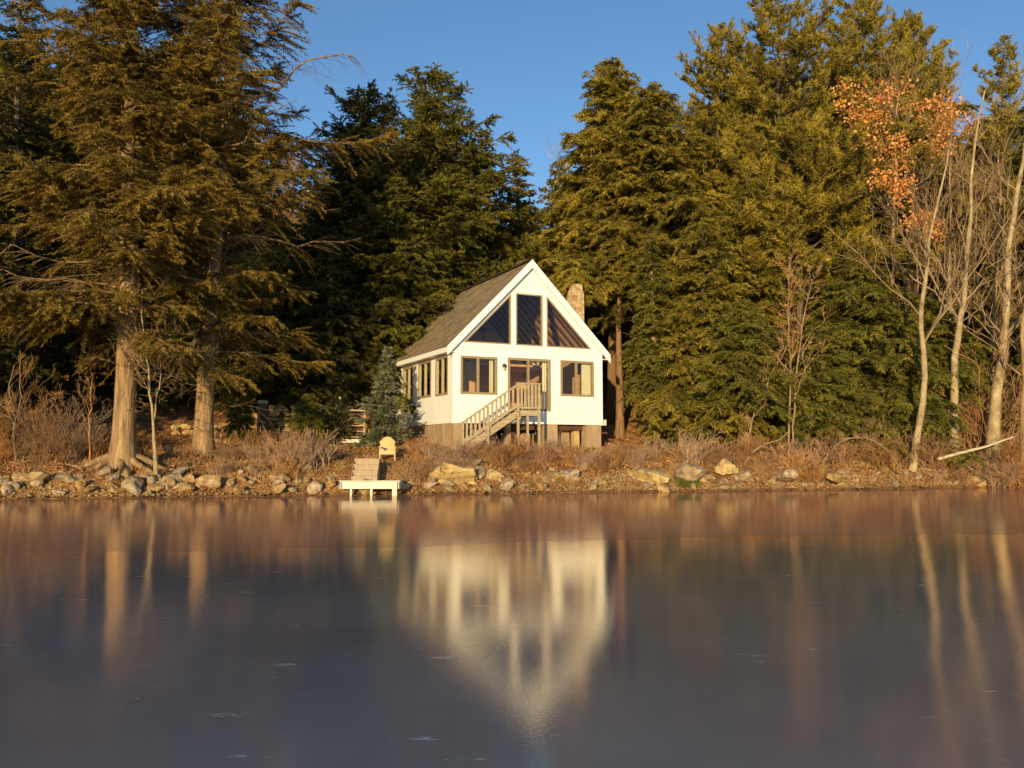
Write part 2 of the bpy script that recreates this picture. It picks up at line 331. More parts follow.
# the band of hazier ice along the shore: its outer edge is a clean break line
ex = np.linspace(-60, 70, 900); ey = 13.15 + .19 * ex + .25 * np.sin(ex * .5) + .10 * np.sin(ex * 1.9 + 1) + .05 * np.sin(ex * 5.3) + .04 * np.sin(ex * 11.7 + 2)
ex = np.concatenate([[-2500], ex, [2500]]); ey = np.concatenate([[ey[0]], ey, [ey[-1]]])
def sheet(rows, name, mat):
    V = []; nn = len(ex)
    for rw in rows: V += [(x, y, min(.31, .04 + .0078 * (e - y)) if y <= e else max(-.08, .04 - .0068 * (y - e))) for x, y, e in zip(ex, rw, ey)]
    i = np.arange(nn - 1); Q = np.concatenate([np.stack([i, i + 1, i + nn + 1, i + nn], -1) + k * nn for k in range(len(rows) - 1)])
    tag(np_mesh(name, V, Q, mat), kind='structure')
# the lake sheet rises very slightly away from the bank, shaped to lower the cabin's reflection; its hazier shore band ends in a clean break line
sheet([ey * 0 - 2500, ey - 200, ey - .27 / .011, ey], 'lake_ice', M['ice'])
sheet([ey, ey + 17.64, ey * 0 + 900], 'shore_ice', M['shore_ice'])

# ------------------------------------------------------------------ rocks
def rock_mesh(name, seed, flat=.7, mat='rock'):
    r = np.random.default_rng(seed); bm = bmesh.new(); bmesh.ops.create_icosphere(bm, subdivisions=5 if mat == 'rock_gold' else 4, radius=1)
    co = np.array([v.co[:] for v in bm.verts])
    for _ in range(15):                                 # chop with planes: angular, broken faces
        nrm = norm(r.normal(size=3)); h = r.uniform(.42, .74); d = co @ nrm; co = co - np.outer(np.clip(d - h, 0, None) * .93, nrm)
    for f_, a_ in ((2.5, .07), (6, .045), (13, .028), (29, .012)):
        ph = r.uniform(0, 6, 3); co = co * (1 + a_ * (np.sin(co[:, :1] * f_ + ph[0]) + np.sin(co[:, 1:2] * f_ + ph[1]) * np.cos(co[:, 2:] * f_ + ph[2])))
    co /= np.abs(co).max(0); co *= np.array([1, r.uniform(.65, .9), flat * r.uniform(.8, 1.1)])
    for v, c in zip(bm.verts, co): v.co = c
    me = bpy.data.meshes.new(name); bm.to_mesh(me); bm.free(); me.materials.append(M[mat])
    for p in me.polygons: p.use_smooth = False
    return me
ROCKS = [rock_mesh('rock_shape', 20 + i, flat=.6 + .1 * (i % 3)) for i in range(9)]
GOLD = [rock_mesh('golden_rock_shape', 60 + i, flat=.6, mat='rock_gold') for i in range(3)]
def put_rock(me, x, y, s, label, cat='rock', group=None, z=None, name='rock', sz=1., rz=None, tilt=.25):
    o = bpy.data.objects.new(name, me); C.objects.link(o)
    o.location = (x, y, (gzf(x, y) if z is None else z)); o.scale = (s, s, s * sz)
    o.rotation_euler = (random.uniform(-tilt, tilt), random.uniform(-tilt, tilt), random.uniform(0, 6.3) if rz is None else rz)
    return tag(o, label, cat, group)
def rock_px(px, py, Y, wpx, sz, me, label, rz=0):
    P = at(px, py, Y); s = wpx / 2 / F * Y; P[2] -= .2 * s
    return put_rock(me, P[0], Y, s, label, 'boulder', name='boulder', sz=sz, rz=rz, tilt=.1, z=P[2])
rock_px(36, 476, 27.6, 28, .95, ROCKS[0], 'pale angular boulder with pointed top, largest by the brown brush at far left')
rock_px(62, 476, 27.9, 17, 1.1, ROCKS[1], 'pale rounded boulder standing just right of the pointed boulder at far left')
rock_px(14, 480, 27.4, 24, .6, ROCKS[2], 'low flat pale boulder left of the pointed boulder, near the picture edge')
rock_px(211, 480, 28.7, 34, .9, ROCKS[3], 'broad grey boulder on the shore below the second big hemlock')
rock_px(452, 470, 31, 60, .95, GOLD[0], 'big golden sloping ledge boulder in the bank below the stair foot')
rock_px(494, 473, 31.3, 24, .9, GOLD[1], 'rounded golden boulder leaning on the right end of the big ledge')
rock_px(470, 459, 31.6, 24, .5, ROCKS[8], 'flat capstone lying on top of the golden ledge boulder')
rock_px(552, 472, 31.8, 32, .75, ROCKS[4], 'grey brown boulder in the bank under the coral leaved shrub')
rock_px(648, 470, 32.3, 44, 1.0, GOLD[2], 'wide pale golden boulder on the bank right of the cabin')
rock_px(692, 470, 32.6, 36, .75, ROCKS[5], 'pale boulder between the wide golden boulder and the green grass tuft')
rock_px(727, 466, 33.1, 25, 1.3, GOLD[1], 'tall pointed pale boulder under the low hemlock, right of the grass tuft')
rock_px(744, 474, 33, 17, 1., ROCKS[7], 'small round boulder right beside the tall pointed boulder')
rock_px(790, 473, 33.4, 26, .85, ROCKS[3], 'low boulder at the foot of the thin orange leaved saplings')
rock_px(832, 473, 33.6, 28, .8, ROCKS[4], 'buff boulder on the shore below the arching branch')
rock_px(590, 462, 33.6, 30, .8, ROCKS[3], 'brown boulder half buried below the right foundation pier')
rr = random.Random(8); n_rock = 0
for k in range(285):
    x = rr.uniform(-17, 24); big = x < 3
    if x > 14 and rr.random() < .4: continue
    row = rr.random(); d = row * (1.35 if big else 1.1) - .1
    if -6.2 < x < -3.6 and d > .3: continue
    y = 30.65 + .243 * x + d * 1.03 - .35 * float(wob(x, 30.)) * math.exp(-abs(x) / 40)
    s = rr.uniform(.14, .34) * (1 if big else .75)
    if rr.random() < .16: s *= 1.35
    zz = max(gzf(x, y), 0) + s * .12 + (rr.random() * .1 if big else 0)
    random.seed(k); put_rock(ROCKS[k % 9], x, y, s, 'rough stone in the rubble strip along the waterline', 'rock', 'rubble stones along the waterline', z=zz, sz=rr.uniform(.75, 1.15), tilt=.6)
# pebbles between them
def scatter_tris(n, xf, yf, size, aspect, seed, up=0., lift=.01):
    r = np.random.default_rng(seed); x, y = xf(r, n), yf(r, n)
    return r, x, y
def octa(n, x, y, z, s, r):
    base = np.array([(1, 0, 0), (0, 1, 0), (-1, 0, 0), (0, -1, 0), (0, 0, .7), (0, 0, -.7)], float)
    V = np.stack([x, y, z], -1)[:, None] + base[None] * s[:, None, None] * r.uniform(.6, 1.3, (n, 6, 1))
    f = np.array([(0, 1, 4), (1, 2, 4), (2, 3, 4), (3, 0, 4), (1, 0, 5), (2, 1, 5), (3, 2, 5), (0, 3, 5)])
    return V.reshape(-1, 3), (np.arange(n)[:, None, None] * 6 + f[None]).reshape(-1, 3)
r = np.random.default_rng(5); n = 4500
x = r.uniform(-24, 34, n); d = r.normal(.3, .35, n); y = 30.65 + .243 * x + d - .35 * wob(x, 30.) * np.exp(-np.abs(x) / 40)
V, Fc = octa(n, x, y, np.maximum(gz(x, y), 0) + .01, r.uniform(.02, .09, n), r)
tag(np_mesh('pebbles', V, Fc, M['rock']), 'small pebbles and stone chips along the waterline', 'pebbles', kind='stuff')

# ------------------------------------------------------------------ ground cover (nobody could count it)
def blades(n, x, y, z, L, w, r, upness):
    dirv = norm(np.stack([r.normal(size=n), r.normal(size=n), np.abs(r.normal(size=n)) * upness], -1))
    sd_ = norm(np.cross(dirv, r.normal(size=(n, 3))))
    b = np.stack([x, y, z], -1)
    V = np.stack([b - sd_ * w[:, None], b + sd_ * w[:, None], b + dirv * L[:, None]], 1)
    return V.reshape(-1, 3), np.arange(3 * n).reshape(-1, 3)
def inhouse(x, y, m=.1):
    dx, dy = x - HO[0], y - HO[1]; hx = dx * HA[0] + dy * HA[1]; hy = dx * HB[0] + dy * HB[1]
    return (hx > -m) & (hx < HW + m) & (hy > -m) & (hy < HL + m)
n = 90000; r = np.random.default_rng(6)
x = r.uniform(-26, 34, n); d = r.gamma(2., 3.6, n) + .35; y = 30.65 + .243 * x + d
k = ~inhouse(x, y); x, y = x[k], y[k]; n = len(x)
V, Fc = blades(n, x, y, gz(x, y) + .015, r.uniform(.06, .15, n), r.uniform(.02, .045, n), r, .35)
tag(np_mesh('fallen_leaves', V, Fc, M['litter'], tone=np.repeat(r.random(n), 3)), 'orange brown fallen leaves covering the bank', 'leaves', kind='stuff')
n = 60000; x = r.uniform(-26, 34, n); d = r.gamma(2., 1.3, n) + .5; y = 30.65 + .243 * x + d
clump = np.sin(x * 2.1 + 1) * np.sin(y * 3.1 + x) + r.normal(0, .4, n); k = (clump > .15) & ~inhouse(x, y); x, y = x[k], y[k]; n = len(x)
V, Fc = blades(n, x, y, gz(x, y), r.uniform(.12, .38, n), r.uniform(.006, .012, n), r, 1.4)
tag(np_mesh('dry_grass', V, Fc, M['straw'], tone=np.repeat(r.random(n), 3)), 'dry straw coloured grass growing on the bank', 'grass', kind='stuff')
P = at(688, 476, 32.2); n = 900; x = P[0] + r.normal(0, .2, n); y = 32.2 + r.normal(0, .15, n)
V, Fc = blades(n, x, y, gz(x, y) + .12, r.uniform(.15, .35, n), r.uniform(.006, .012, n), r, 1.2)
tag(np_mesh('grass_tuft', V, Fc, M['moss'], tone=np.repeat(r.random(n), 3)), 'bright green grass tuft among the shore boulders right of the cabin', 'grass tuft')

# ------------------------------------------------------------------ branching
def grow(P, Rd, K, s0, s1, lf, ang, r, N=5, up=.15, wig=.08, rf=.6, tip=.3, taper=1.):
    """K children on every parent polyline"""
    B = P.shape[0]; idx = np.repeat(np.arange(B), K); n = len(idx)
    s = s0 + (s1 - s0) * r.random(n)
    o, t = sample(P, idx, s)
    L = np.linalg.norm(np.diff(P, axis=1), axis=-1).sum(1)[idx] * lf * r.uniform(.55, 1.15, n) * (1 - taper * .6 * s)
    q = r.normal(size=(n, 3)); q = norm(q - (q * t).sum(-1, keepdims=True) * t)
    a = R(ang) * r.uniform(.7, 1.3, n)[:, None]
    dr = norm(t * np.cos(a) + q * np.sin(a) + np.array([0, 0, up]))
    u = np.linspace(0, 1, N)[None, :, None]
    cur = r.normal(size=(n, 1, 3)) * wig * L[:, None, None]
    Pc = o[:, None] + dr[:, None] * u * L[:, None, None] + cur * u * u + np.array([0, 0, 1.]) * (up * .5 * L)[:, None, None] * u * u
    Pc[:, 1:-1] += r.normal(size=(n, N - 2, 3)) * (wig * .3) * L[:, None, None]
    xr = s * (P.shape[1] - 1); i0 = np.clip(xr.astype(int), 0, P.shape[1] - 2)
    pr = Rd[idx, i0] + (Rd[idx, i0 + 1] - Rd[idx, i0]) * (xr - i0)
    Rc = (pr * rf)[:, None] * np.linspace(1, tip, N)[None]
    return Pc, Rc
def leaves_on(P, r, n, size, jit=.05):
    """quads-as-triangle pairs are overkill at this size: one kite per leaf"""
    idx = r.integers(0, P.shape[0], n); s = r.uniform(.35, 1, n); o, t = sample(P, idx, s); o = o + r.normal(size=(n, 3)) * jit
    d = norm(r.normal(size=(n, 3)) + np.array([0, 0, -.4])); q = norm(np.cross(d, r.normal(size=(n, 3)))); L = size * r.uniform(.6, 1.25, n)[:, None]
    V = np.stack([o, o + d * L * .5 + q * L * .35, o + d * L, o + d * L * .5 - q * L * .35], 1)
    return V.reshape(-1, 3), np.arange(4 * n).reshape(-1, 4), np.repeat(r.random(n), 4)

def path_pts(pxs, Y):
    """list of (px,py[,dY]) -> smooth polyline in the world at depth Y"""
    pts = np.array([at(p[0], p[1], Y + (p[2] if len(p) > 2 else 0)) for p in pxs])
    s = np.linspace(0, 1, len(pts)); t = np.linspace(0, 1, 14)
    return np.stack([np.interp(t, s, pts[:, i]) for i in range(3)], -1)
def bare_tree(label, name, pxs, Y, r0, r1=.02, seed=0, mat='bark_pale', twig='twig_pale', K=(16, 6, 5), s0=.25, lf=.42, ang=50, up=.25, cat='tree', leafn=0, leafsize=.12, leafmat='oak', sink=.25, leaf_s=None, group=None, tw=.0042):
    r = np.random.default_rng(seed)
    P = path_pts(pxs, Y); P[0, 2] = gzf(P[0, 0], P[0, 1]) - sink
    base = P[0] + np.array([0, 0, sink]); P = P - base
    P[1:-1] += r.normal(size=(len(P) - 2, 3)) * .03
    Rd = np.linspace(r0, r1, len(P)); Rd[0] *= 1.35
    root = empty(name, base); tag(root, label, cat, group)
    ch = Chunks(); ch.add(*tubes(P[None], Rd[None], 9)); ch.build('trunk', M[mat], root)
    ch = Chunks(); A, Ar = grow(P[None], Rd[None], K[0], s0, 1, lf, ang, r, N=7, up=up, rf=.5, tip=.25)
    Ar = np.maximum(Ar, tw * 1.2); ch.add(*tubes(A, Ar, 4))
    last = A
    lf2 = .5
    for kk in K[1:]:
        A, Ar = grow(A, Ar, kk, .15, 1, lf2, 42, r, N=4, up=up * .7, rf=.62, tip=.5, taper=.6); Ar = np.maximum(Ar, tw); ch.add(*tubes(A, Ar, 3)); last = A
    ch.build('branches', M[twig], root, smooth=False)
    if leafn:
        V, Fq, tn = leaves_on(last if leaf_s is None else leaf_s(last), r, leafn, leafsize); np_mesh('leaves', V, Fq, M[leafmat], root, tone=tn)
    return root

# ------------------------------------------------------------------ conifers
def conifer(name, label, base, H, cb, Rm, kind='hemlock', seed=0, nb=150, dens=1., mat='hemlock', bark='bark_dark', tr=.25, lean=(0, 0), bs=1., group=None, prof=None, bare=0., azf=None, cat='tree', el=(5, 40), droop=.35, trunkr_top=.02, limb_mat='twig_pale', stub=0, root=None, ragged=.35):
    """base: world point of the trunk foot; H height; cb crown base height; Rm crown radius"""
    r = np.random.default_rng(seed); nb = int(nb * 1.5); Rm = Rm * 1.1; dens = dens * 1.15
    t = np.linspace(0, 1, 22); TP = np.stack([lean[0] * t ** 1.3 + .012 * H * np.sin(t * 5 + seed) * t, lean[1] * t + .01 * H * np.cos(t * 4 + seed) * t, t * H], -1)
    TR = tr * (1 - t) ** .8 * .92 + trunkr_top; TR[0] *= 1.45; TR[1] *= 1.06; TP[0, 2] -= .3
    root = empty(name, base) if root is None else root
    tag(root, label, cat, group)
    ch = Chunks(); ch.add(*tubes(TP[None], TR[None], 10))
    # main branches
    if kind == 'pine':
        nw = max(5, int(nb / 6)); u = (np.repeat(np.linspace(0, 1, nw) ** .95, 6) + r.normal(0, .006, nw * 6)).clip(0, 1)
    else:
        u = np.linspace(0, 1, nb) + r.normal(0, .01, nb); u = u.clip(0, 1)
    B = len(u); az = np.arange(B) * 2.399 + r.normal(0, .35, B)
    if azf is not None: az = azf(az, r)
    pf = prof if prof else (lambda v: (1 - v) ** .6 * (.72 + .28 * np.minimum(1, v * 6)) + .03)
    L = Rm * pf(u) * (1 + ragged * r.normal(0, .5, B)).clip(.35, 1.5)
    if kind == 'pine': L *= np.repeat(r.uniform(.7, 1.2, nw), 6)
    hz = cb + (H * .985 - cb) * u
    e = np.radians(el[0] + (el[1] - el[0]) * u + r.normal(0, 7, B))
    N = 8; s = np.linspace(0, 1, N)[None]
    tx = np.interp(hz / H, t, TP[:, 0]); ty = np.interp(hz / H, t, TP[:, 1])
    azc = az[:, None] + r.normal(0, .25, B)[:, None] * s
    rad = L[:, None] * np.cos(e)[:, None] * s
    zz = hz[:, None] + L[:, None] * (np.sin(e)[:, None] * s + (-droop * s ** 2 if kind != 'pine' else .16 * s ** 2.2))
    P = np.stack([tx[:, None] + np.cos(azc) * rad, ty[:, None] + np.sin(azc) * rad, zz], -1)
    P[:, 1:] += r.normal(size=(B, N - 1, 3)) * .03 * L[:, None, None]
    Rb = (.012 + .011 * L)[:, None] * np.linspace(1, .22, N)[None]
    isb = r.random(B) < bare * (1 - u) ** .3
    ch.add(*tubes(P, Rb, 4))
    if stub:                                           # dead, bare snags below and inside the crown
        nz = r.uniform(cb * .45, cb + (H - cb) * .45, stub); a_ = r.uniform(0, 6.28, stub); l_ = r.uniform(.35, 1, stub) * Rm * .6
        sp = np.linspace(0, 1, 6)[None]
        SP = np.stack([np.interp(nz / H, t, TP[:, 0])[:, None] + np.cos(a_)[:, None] * l_[:, None] * sp, np.interp(nz / H, t, TP[:, 1])[:, None] + np.sin(a_)[:, None] * l_[:, None] * sp, nz[:, None] + l_[:, None] * (.25 * sp - .35 * sp ** 2)], -1)
        SP[:, 1:] += r.normal(size=(stub, 5, 3)) * .05
        SR = np.full((stub, 6), .018) * np.linspace(1, .35, 6); ch.add(*tubes(SP, SR, 3))
        A, Ar = grow(SP, SR, 6, .2, 1, .5, 45, r, N=4, up=-.05); ch.add(*tubes(A, np.maximum(Ar, .005), 3))
        A, Ar = grow(A, Ar, 3, .2, 1, .5, 45, r, N=3, up=-.05); ch.add(*tubes(A, np.maximum(Ar, .005), 3))
    # branchlets
    cnt = np.maximum(4, (L / (.115 * bs) * (1.5 if kind != 'pine' else 1.15)).astype(int)); idx = np.repeat(np.arange(B), cnt); n = len(idx)
    lo = .12 if kind != 'pine' else .3
    ss = lo + (1 - lo) * r.random(n) ** .8
    o, tg = sample(P, idx, ss)
    side = np.where(r.random(n) < .5, -1., 1.)[:, None]
    lat = norm(np.cross(tg, np.array([0, 0, 1.]))) * side
    ang = np.radians(r.uniform(30, 75, n))[:, None]
    bl = (L[idx] * .36 * (1.05 - .8 * ss) + .18) * r.uniform(.5, 1.2, n)
    if kind == 'pine':
        dr = norm(tg * np.cos(ang) + lat * np.sin(ang) + np.stack([r.normal(0, .2, n), r.normal(0, .2, n), r.uniform(.05, .7, n)], -1)); bl *= .8
    else:
        dr = norm(tg * np.cos(ang) + lat * np.sin(ang) + np.stack([r.normal(0, .12, n), r.normal(0, .12, n), r.normal(-.18, .22, n)], -1))
    u3 = np.linspace(0, 1, 3)[None, :, None]
    sag = (-.22 if kind == 'hemlock' else (-.08 if kind == 'spruce' else .12))
    BP = o[:, None] + dr[:, None] * bl[:, None, None] * u3 + np.array([0, 0, 1.]) * (sag * bl)[:, None, None] * u3 ** 2
    pick = r.random(n) < .5
    ch.add(*tubes(BP[pick], np.full((pick.sum(), 3), .006) * np.array([1.3, 1, .6]), 3))
    ch.build('trunk', M[bark], root, smooth=True)
    # needles
    live = ~isb[idx]; BP = BP[live]; bl = bl[live]; dr = dr[live]; idl = idx[live]; n = len(bl)
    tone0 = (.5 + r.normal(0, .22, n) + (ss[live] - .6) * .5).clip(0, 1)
    if kind == 'pine':
        c = np.maximum(8, (dens * bl / (.011 * bs)).astype(int)); j = np.repeat(np.arange(n), c); m = len(j)
        tt = np.round(r.random(m) * 3) / 3 * .75 + .25 + r.normal(0, .05, m)
        oo, tg2 = sample(BP, j, tt.clip(0, .999))
        nd = norm(tg2 * .65 + r.normal(size=(m, 3)) * .75 + np.array([0, 0, .25])); ln = r.uniform(.11, .22, m) * bs; wd = r.uniform(.013, .024, m) * bs
    else:
        c = np.maximum(6, (dens * bl / (.0135 * bs)).astype(int)); j = np.repeat(np.arange(n), c); m = len(j)
        tt = r.random(m); oo, tg2 = sample(BP, j, tt)
        sd_ = np.where(r.random(m) < .5, -1., 1.)[:, None]; la = norm(np.cross(tg2, np.array([0, 0, 1.]))) * sd_
        if kind == 'hemlock':
            nd = norm(tg2 * .75 + la * r.uniform(.2, .9, m)[:, None] + r.normal(size=(m, 3)) * .42 + np.array([0, 0, -.22])); ln = r.uniform(.07, .2, m) * bs; wd = r.uniform(.014, .028, m) * bs
            oo = oo + la * (r.uniform(0, .1, m) * bs * (1 - tt * .7))[:, None]
        else:
            nd = norm(tg2 * .8 + r.normal(size=(m, 3)) * .55 + np.array([0, 0, .1])); ln = r.uniform(.07, .15, m) * bs; wd = r.uniform(.015, .028, m) * bs
    q = norm(np.cross(nd, r.normal(size=(m, 3))))
    V = np.stack([oo - q * wd[:, None], oo + q * wd[:, None], oo + nd * ln[:, None]], 1).reshape(-1, 3)
    # a bough's needles run darker toward the trunk, where the inner ones are dead
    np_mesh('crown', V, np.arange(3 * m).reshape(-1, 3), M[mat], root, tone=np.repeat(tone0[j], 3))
    global NT; NT += m
    return root
NT = 0
def tree_px(px, top, Y, hwpx, base_crown_py, label, kind='hemlock', mat='hemlock', seed=0, name='hemlock_tree', topx=None, cw=None, **kw):
    """a conifer standing at depth Y whose tip and crown width are given as seen in the photo"""
    B = at(px, 450, Y); x = B[0]; z = gzf(x, Y); T = at(topx or px, top, Y); cbz = at(px, base_crown_py, Y)[2]
    H = T[2] - z; Rm = hwpx / F * Y
    return conifer(name, label, (x, Y, z), H, max(.3, cbz - z), Rm, kind=kind, mat=mat, seed=seed, lean=(T[0] - x, 0), bs=kw.pop('bs', Y / 36), **kw)
def copy_tree(src, x, y, s, rz, label, group=None, tilt=0):
    c = src.copy(); C.objects.link(c); c.location = (x, y, gzf(x, y)); c.scale = (s * 1.35, s * 1.35, s); c.rotation_euler = (tilt, 0, rz)
    if 'group' in c and not group: del c['group']
    for ch in src.children:
        d = ch.copy(); C.objects.link(d); d.parent = c
    return tag(c, label, None, group)
exec_forest = True

# ------------------------------------------------------------------ cabin
cab = empty('cabin', (HO[0], HO[1], 0), ha)
tag(cab, 'white gabled lake cabin with tall triangular windows and brown shingle roof', 'house')
SL = (ZA - ZE) / (HW / 2 + .28)
def zr(x): return ZE + (min(x, HW - x) + .28) * SL
def wall_cells(u0, u1, z0, z1, holes):
    us = sorted({u0, u1, *[h[0] for h in holes], *[h[1] for h in holes]}); out = []
    for a, b in zip(us, us[1:]):
        cuts = sorted([(h[2], h[3]) for h in holes if h[0] <= a + 1e-6 and h[1] >= b - 1e-6]); z = z0
        for c0, c1 in cuts:
            if c0 > z: out.append((a, b, z, c0))
            z = c1
        if z < z1: out.append((a, b, z, z1))
    return out
def sheet_wall(cells, polys, to3, n_in, T, name, mat):
    """one wall: outer skin, inner skin and reveals from 2D cells and polygons"""
    mb = MB()
    for a, b, c, d in cells: mb.prism([to3(a, c), to3(b, c), to3(b, d), to3(a, d)], n_in * T)
    for p in polys: mb.prism([to3(*q) for q in p], n_in * T)
    return mb.build(name, mat, cab)
TW = .14
FW = [(.36, 2.01, 3.86, 5.44), (2.57, 4.62, 3.2, 5.46), (5.18, 6.85, 3.9, 5.46)]
zr_ = lambda x: zr(x) - .03
gp = [[(0, 6.05), (.47, 6.05), (2.7, 8.30), (2.7, zr_(2.7)), (0, zr_(0))], [(2.7, 6.05), (2.94, 6.05), (2.94, zr_(2.94)), (2.7, zr_(2.7))],
      [(2.94, 8.36), (4.26, 8.36), (4.26, zr_(4.26)), (HW / 2, zr_(HW / 2)), (2.94, zr_(2.94))],
      [(4.26, 6.05), (4.46, 6.05), (4.46, zr_(4.46)), (4.26, zr_(4.26))],
      [(4.46, 8.36), (6.78, 6.05), (HW, 6.05), (HW, zr_(HW)), (4.46, zr_(4.46))]]
f3 = lambda x, z: (x, 0, z)
sheet_wall(wall_cells(0, HW, Z0, 6.05, FW), gp, f3, Vector((0, 1, 0)), TW, 'front_wall', M['paint'])
SW = [(.62, 2.08, 3.86, 5.5), (2.72, 4.42, 3.88, 5.5), (5.25, 6.72, 3.2, 5.46)]
s3 = lambda y, z: (0, y, z)
sheet_wall(wall_cells(TW + .003, HL - TW - .003, Z0, zr(0) - .06, SW), [], s3, Vector((1, 0, 0)), TW, 'side_wall', M['paint'])
b3 = lambda x, z: (x, HL, z)
sheet_wall([(0, HW, Z0, 6.05)], [[(0, 6.053), (HW, 6.053), (HW, zr_(HW)), (HW / 2, zr_(HW / 2)), (0, zr_(0))]], b3, Vector((0, -1, 0)), TW, 'back_wall', M['paint'])
sheet_wall([(TW + .003, HL - TW - .003, Z0, zr(0) - .06)], [], lambda y, z: (HW, y, z), Vector((-1, 0, 0)), TW, 'side_wall', M['paint'])
# corner boards, band under the gable
mb = MB()
for x0, x1 in ((-.018, .13), (HW - .13, HW + .018)): mb.box((x0, -.02, Z0 - .02), (x1, -.003, 5.93))
mb.box((-.02, -.003, Z0 - .02), (-.003, .13, 5.93))
mb.box((-.02, -.03, 5.90), (HW + .02, -.003, 6.03)).build('corner_trim', M['trim'], cab)
# floor, inner back wall and ceiling
MB().box((TW + .01, TW + .01, 2.95), (HW - TW - .01, HL - TW - .01, 3.14)).build('floor', M['floorwood'], cab)
mb = MB(); mb.box((TW + .02, HL - TW - .06, 3.15), (HW - TW - .02, HL - TW - .02, 5.95))
mb.prism([(TW + .02, HL - TW - .06, 5.955), (HW - TW - .02, HL - TW - .06, 5.955), (HW / 2, HL - TW - .06, zr(HW / 2) - .35)], (0, .04, 0))
mb.box((TW + .005, .3, 3.15), (TW + .02, .55, 5.9)); mb.box((HW - TW - .02, TW + .02, 3.15), (HW - TW - .005, HL - .4, 5.9))
mb.box((2.2, 4.6, 3.15), (2.3, HL - .3, 5.6)); mb.box((2.3, 4.6, 3.15), (3.1, 4.7, 5.6)); mb.box((2.2, 4.6, 5.605), (HW - .2, HL - .3, 5.72)).build('inner_wall', M['cedar'], cab)
mb = MB()
for sgn in (0, 1):
    X = lambda x: x if not sgn else HW - x
    mb.prism([(X(TW), TW + .01, zr(TW) - .21), (X(HW / 2 - .01), TW + .01, zr(HW / 2) - .21), (X(HW / 2 - .01), TW + .01, zr(HW / 2) - .17), (X(TW), TW + .01, zr(TW) - .17)], (0, HL - 2 * TW - .02, 0))
cl = mb.build('ceiling', M['cedar'], cab)
for k in range(13):
    mb = MB(); y = .45 + k * .58
    for sgn in (0, 1):
        X = lambda x: x if not sgn else HW - x
        mb.prism([(X(TW + .02), y, zr(TW) - .33), (X(HW / 2 - .02), y, zr(HW / 2) - .33), (X(HW / 2 - .02), y, zr(HW / 2) - .213), (X(TW + .02), y, zr(TW) - .213)], (0, .13, 0))
    mb.build('rafter', M['rafter'], cl)
# roof: two slabs with shingle UVs
def roof_slab(side):
    X = lambda x: x if side == 0 else HW - x
    me = bpy.data.meshes.new('roof_slope'); y0, y1 = -.17, HL + .2; e, m_ = -.31, HW / 2
    ze, zm = ZE - .03 * SL, ZA; th = .13
    vs = [(X(e), y0, ze), (X(m_), y0, zm), (X(m_), y1, zm), (X(e), y1, ze), (X(e), y0, ze - th), (X(m_), y0, zm - th), (X(m_), y1, zm - th), (X(e), y1, ze - th)]
    # small breaks so that the ridge and eave are not ruler straight
    fs = [(0, 1, 2, 3), (7, 6, 5, 4), (0, 4, 5, 1), (2, 6, 7, 3), (3, 7, 4, 0)]
    if side == 0: pass
    me.from_pydata(vs, [], fs); uv = me.uv_layers.new(name='uv')
    sl = math.hypot(m_ - e, zm - ze); U = {0: (y0, 0), 1: (y0, sl), 2: (y1, sl), 3: (y1, 0), 4: (y0, -.1), 5: (y0, sl), 6: (y1, sl), 7: (y1, -.1)}
    for lp in me.loops: uv.data[lp.index].uv = U[lp.vertex_index]
    me.materials.append(M['shingle']); return link(bpy.data.objects.new('roof_slope', me), cab)
rs = roof_slab(0); roof_slab(1)
MB().bar((HW / 2, -.18, ZA + .02), (HW / 2, HL + .21, ZA + .02), .26, .05).build('ridge_cap', M['shingle'], rs)
# the dark roof vent strip high on the left slope
# rakes, eave fascia, soffit
for ys, nm, tp in ((-.21, 'rake_board', .045), (HL + .205, 'rake_board', -.06)):
    for sgn in (0, 1):
        X = lambda x: x if not sgn else HW - x
        MB().prism([(X(-.34), ys, zr(-.34) - .34), (X(HW / 2), ys, ZA - .33), (X(HW / 2), ys, ZA + tp), (X(-.34), ys, zr(-.34) + tp)] if not sgn else [(X(-.34), ys, ZE - .06 * SL - .34), (X(HW / 2), ys, ZA - .33), (X(HW / 2), ys, ZA + tp), (X(-.34), ys, ZE - .06 * SL + tp)], (0, .035, 0)).build(nm, M['trim'], cab)
for sgn in (0, 1):
    X = lambda x: x if not sgn else HW - x
    a, b = sorted((X(-.345), X(-.315)))
    MB().box((a, -.17, ZE - .26), (b, HL + .2, ZE - .05)).build('eave_fascia', M['trim'], cab)
    a, b = sorted((X(-.312), X(-.005)))
    MB().box((a, -.165, ZE - .25), (b, HL + .19, ZE - .23)).build('soffit', M['trim'], cab)
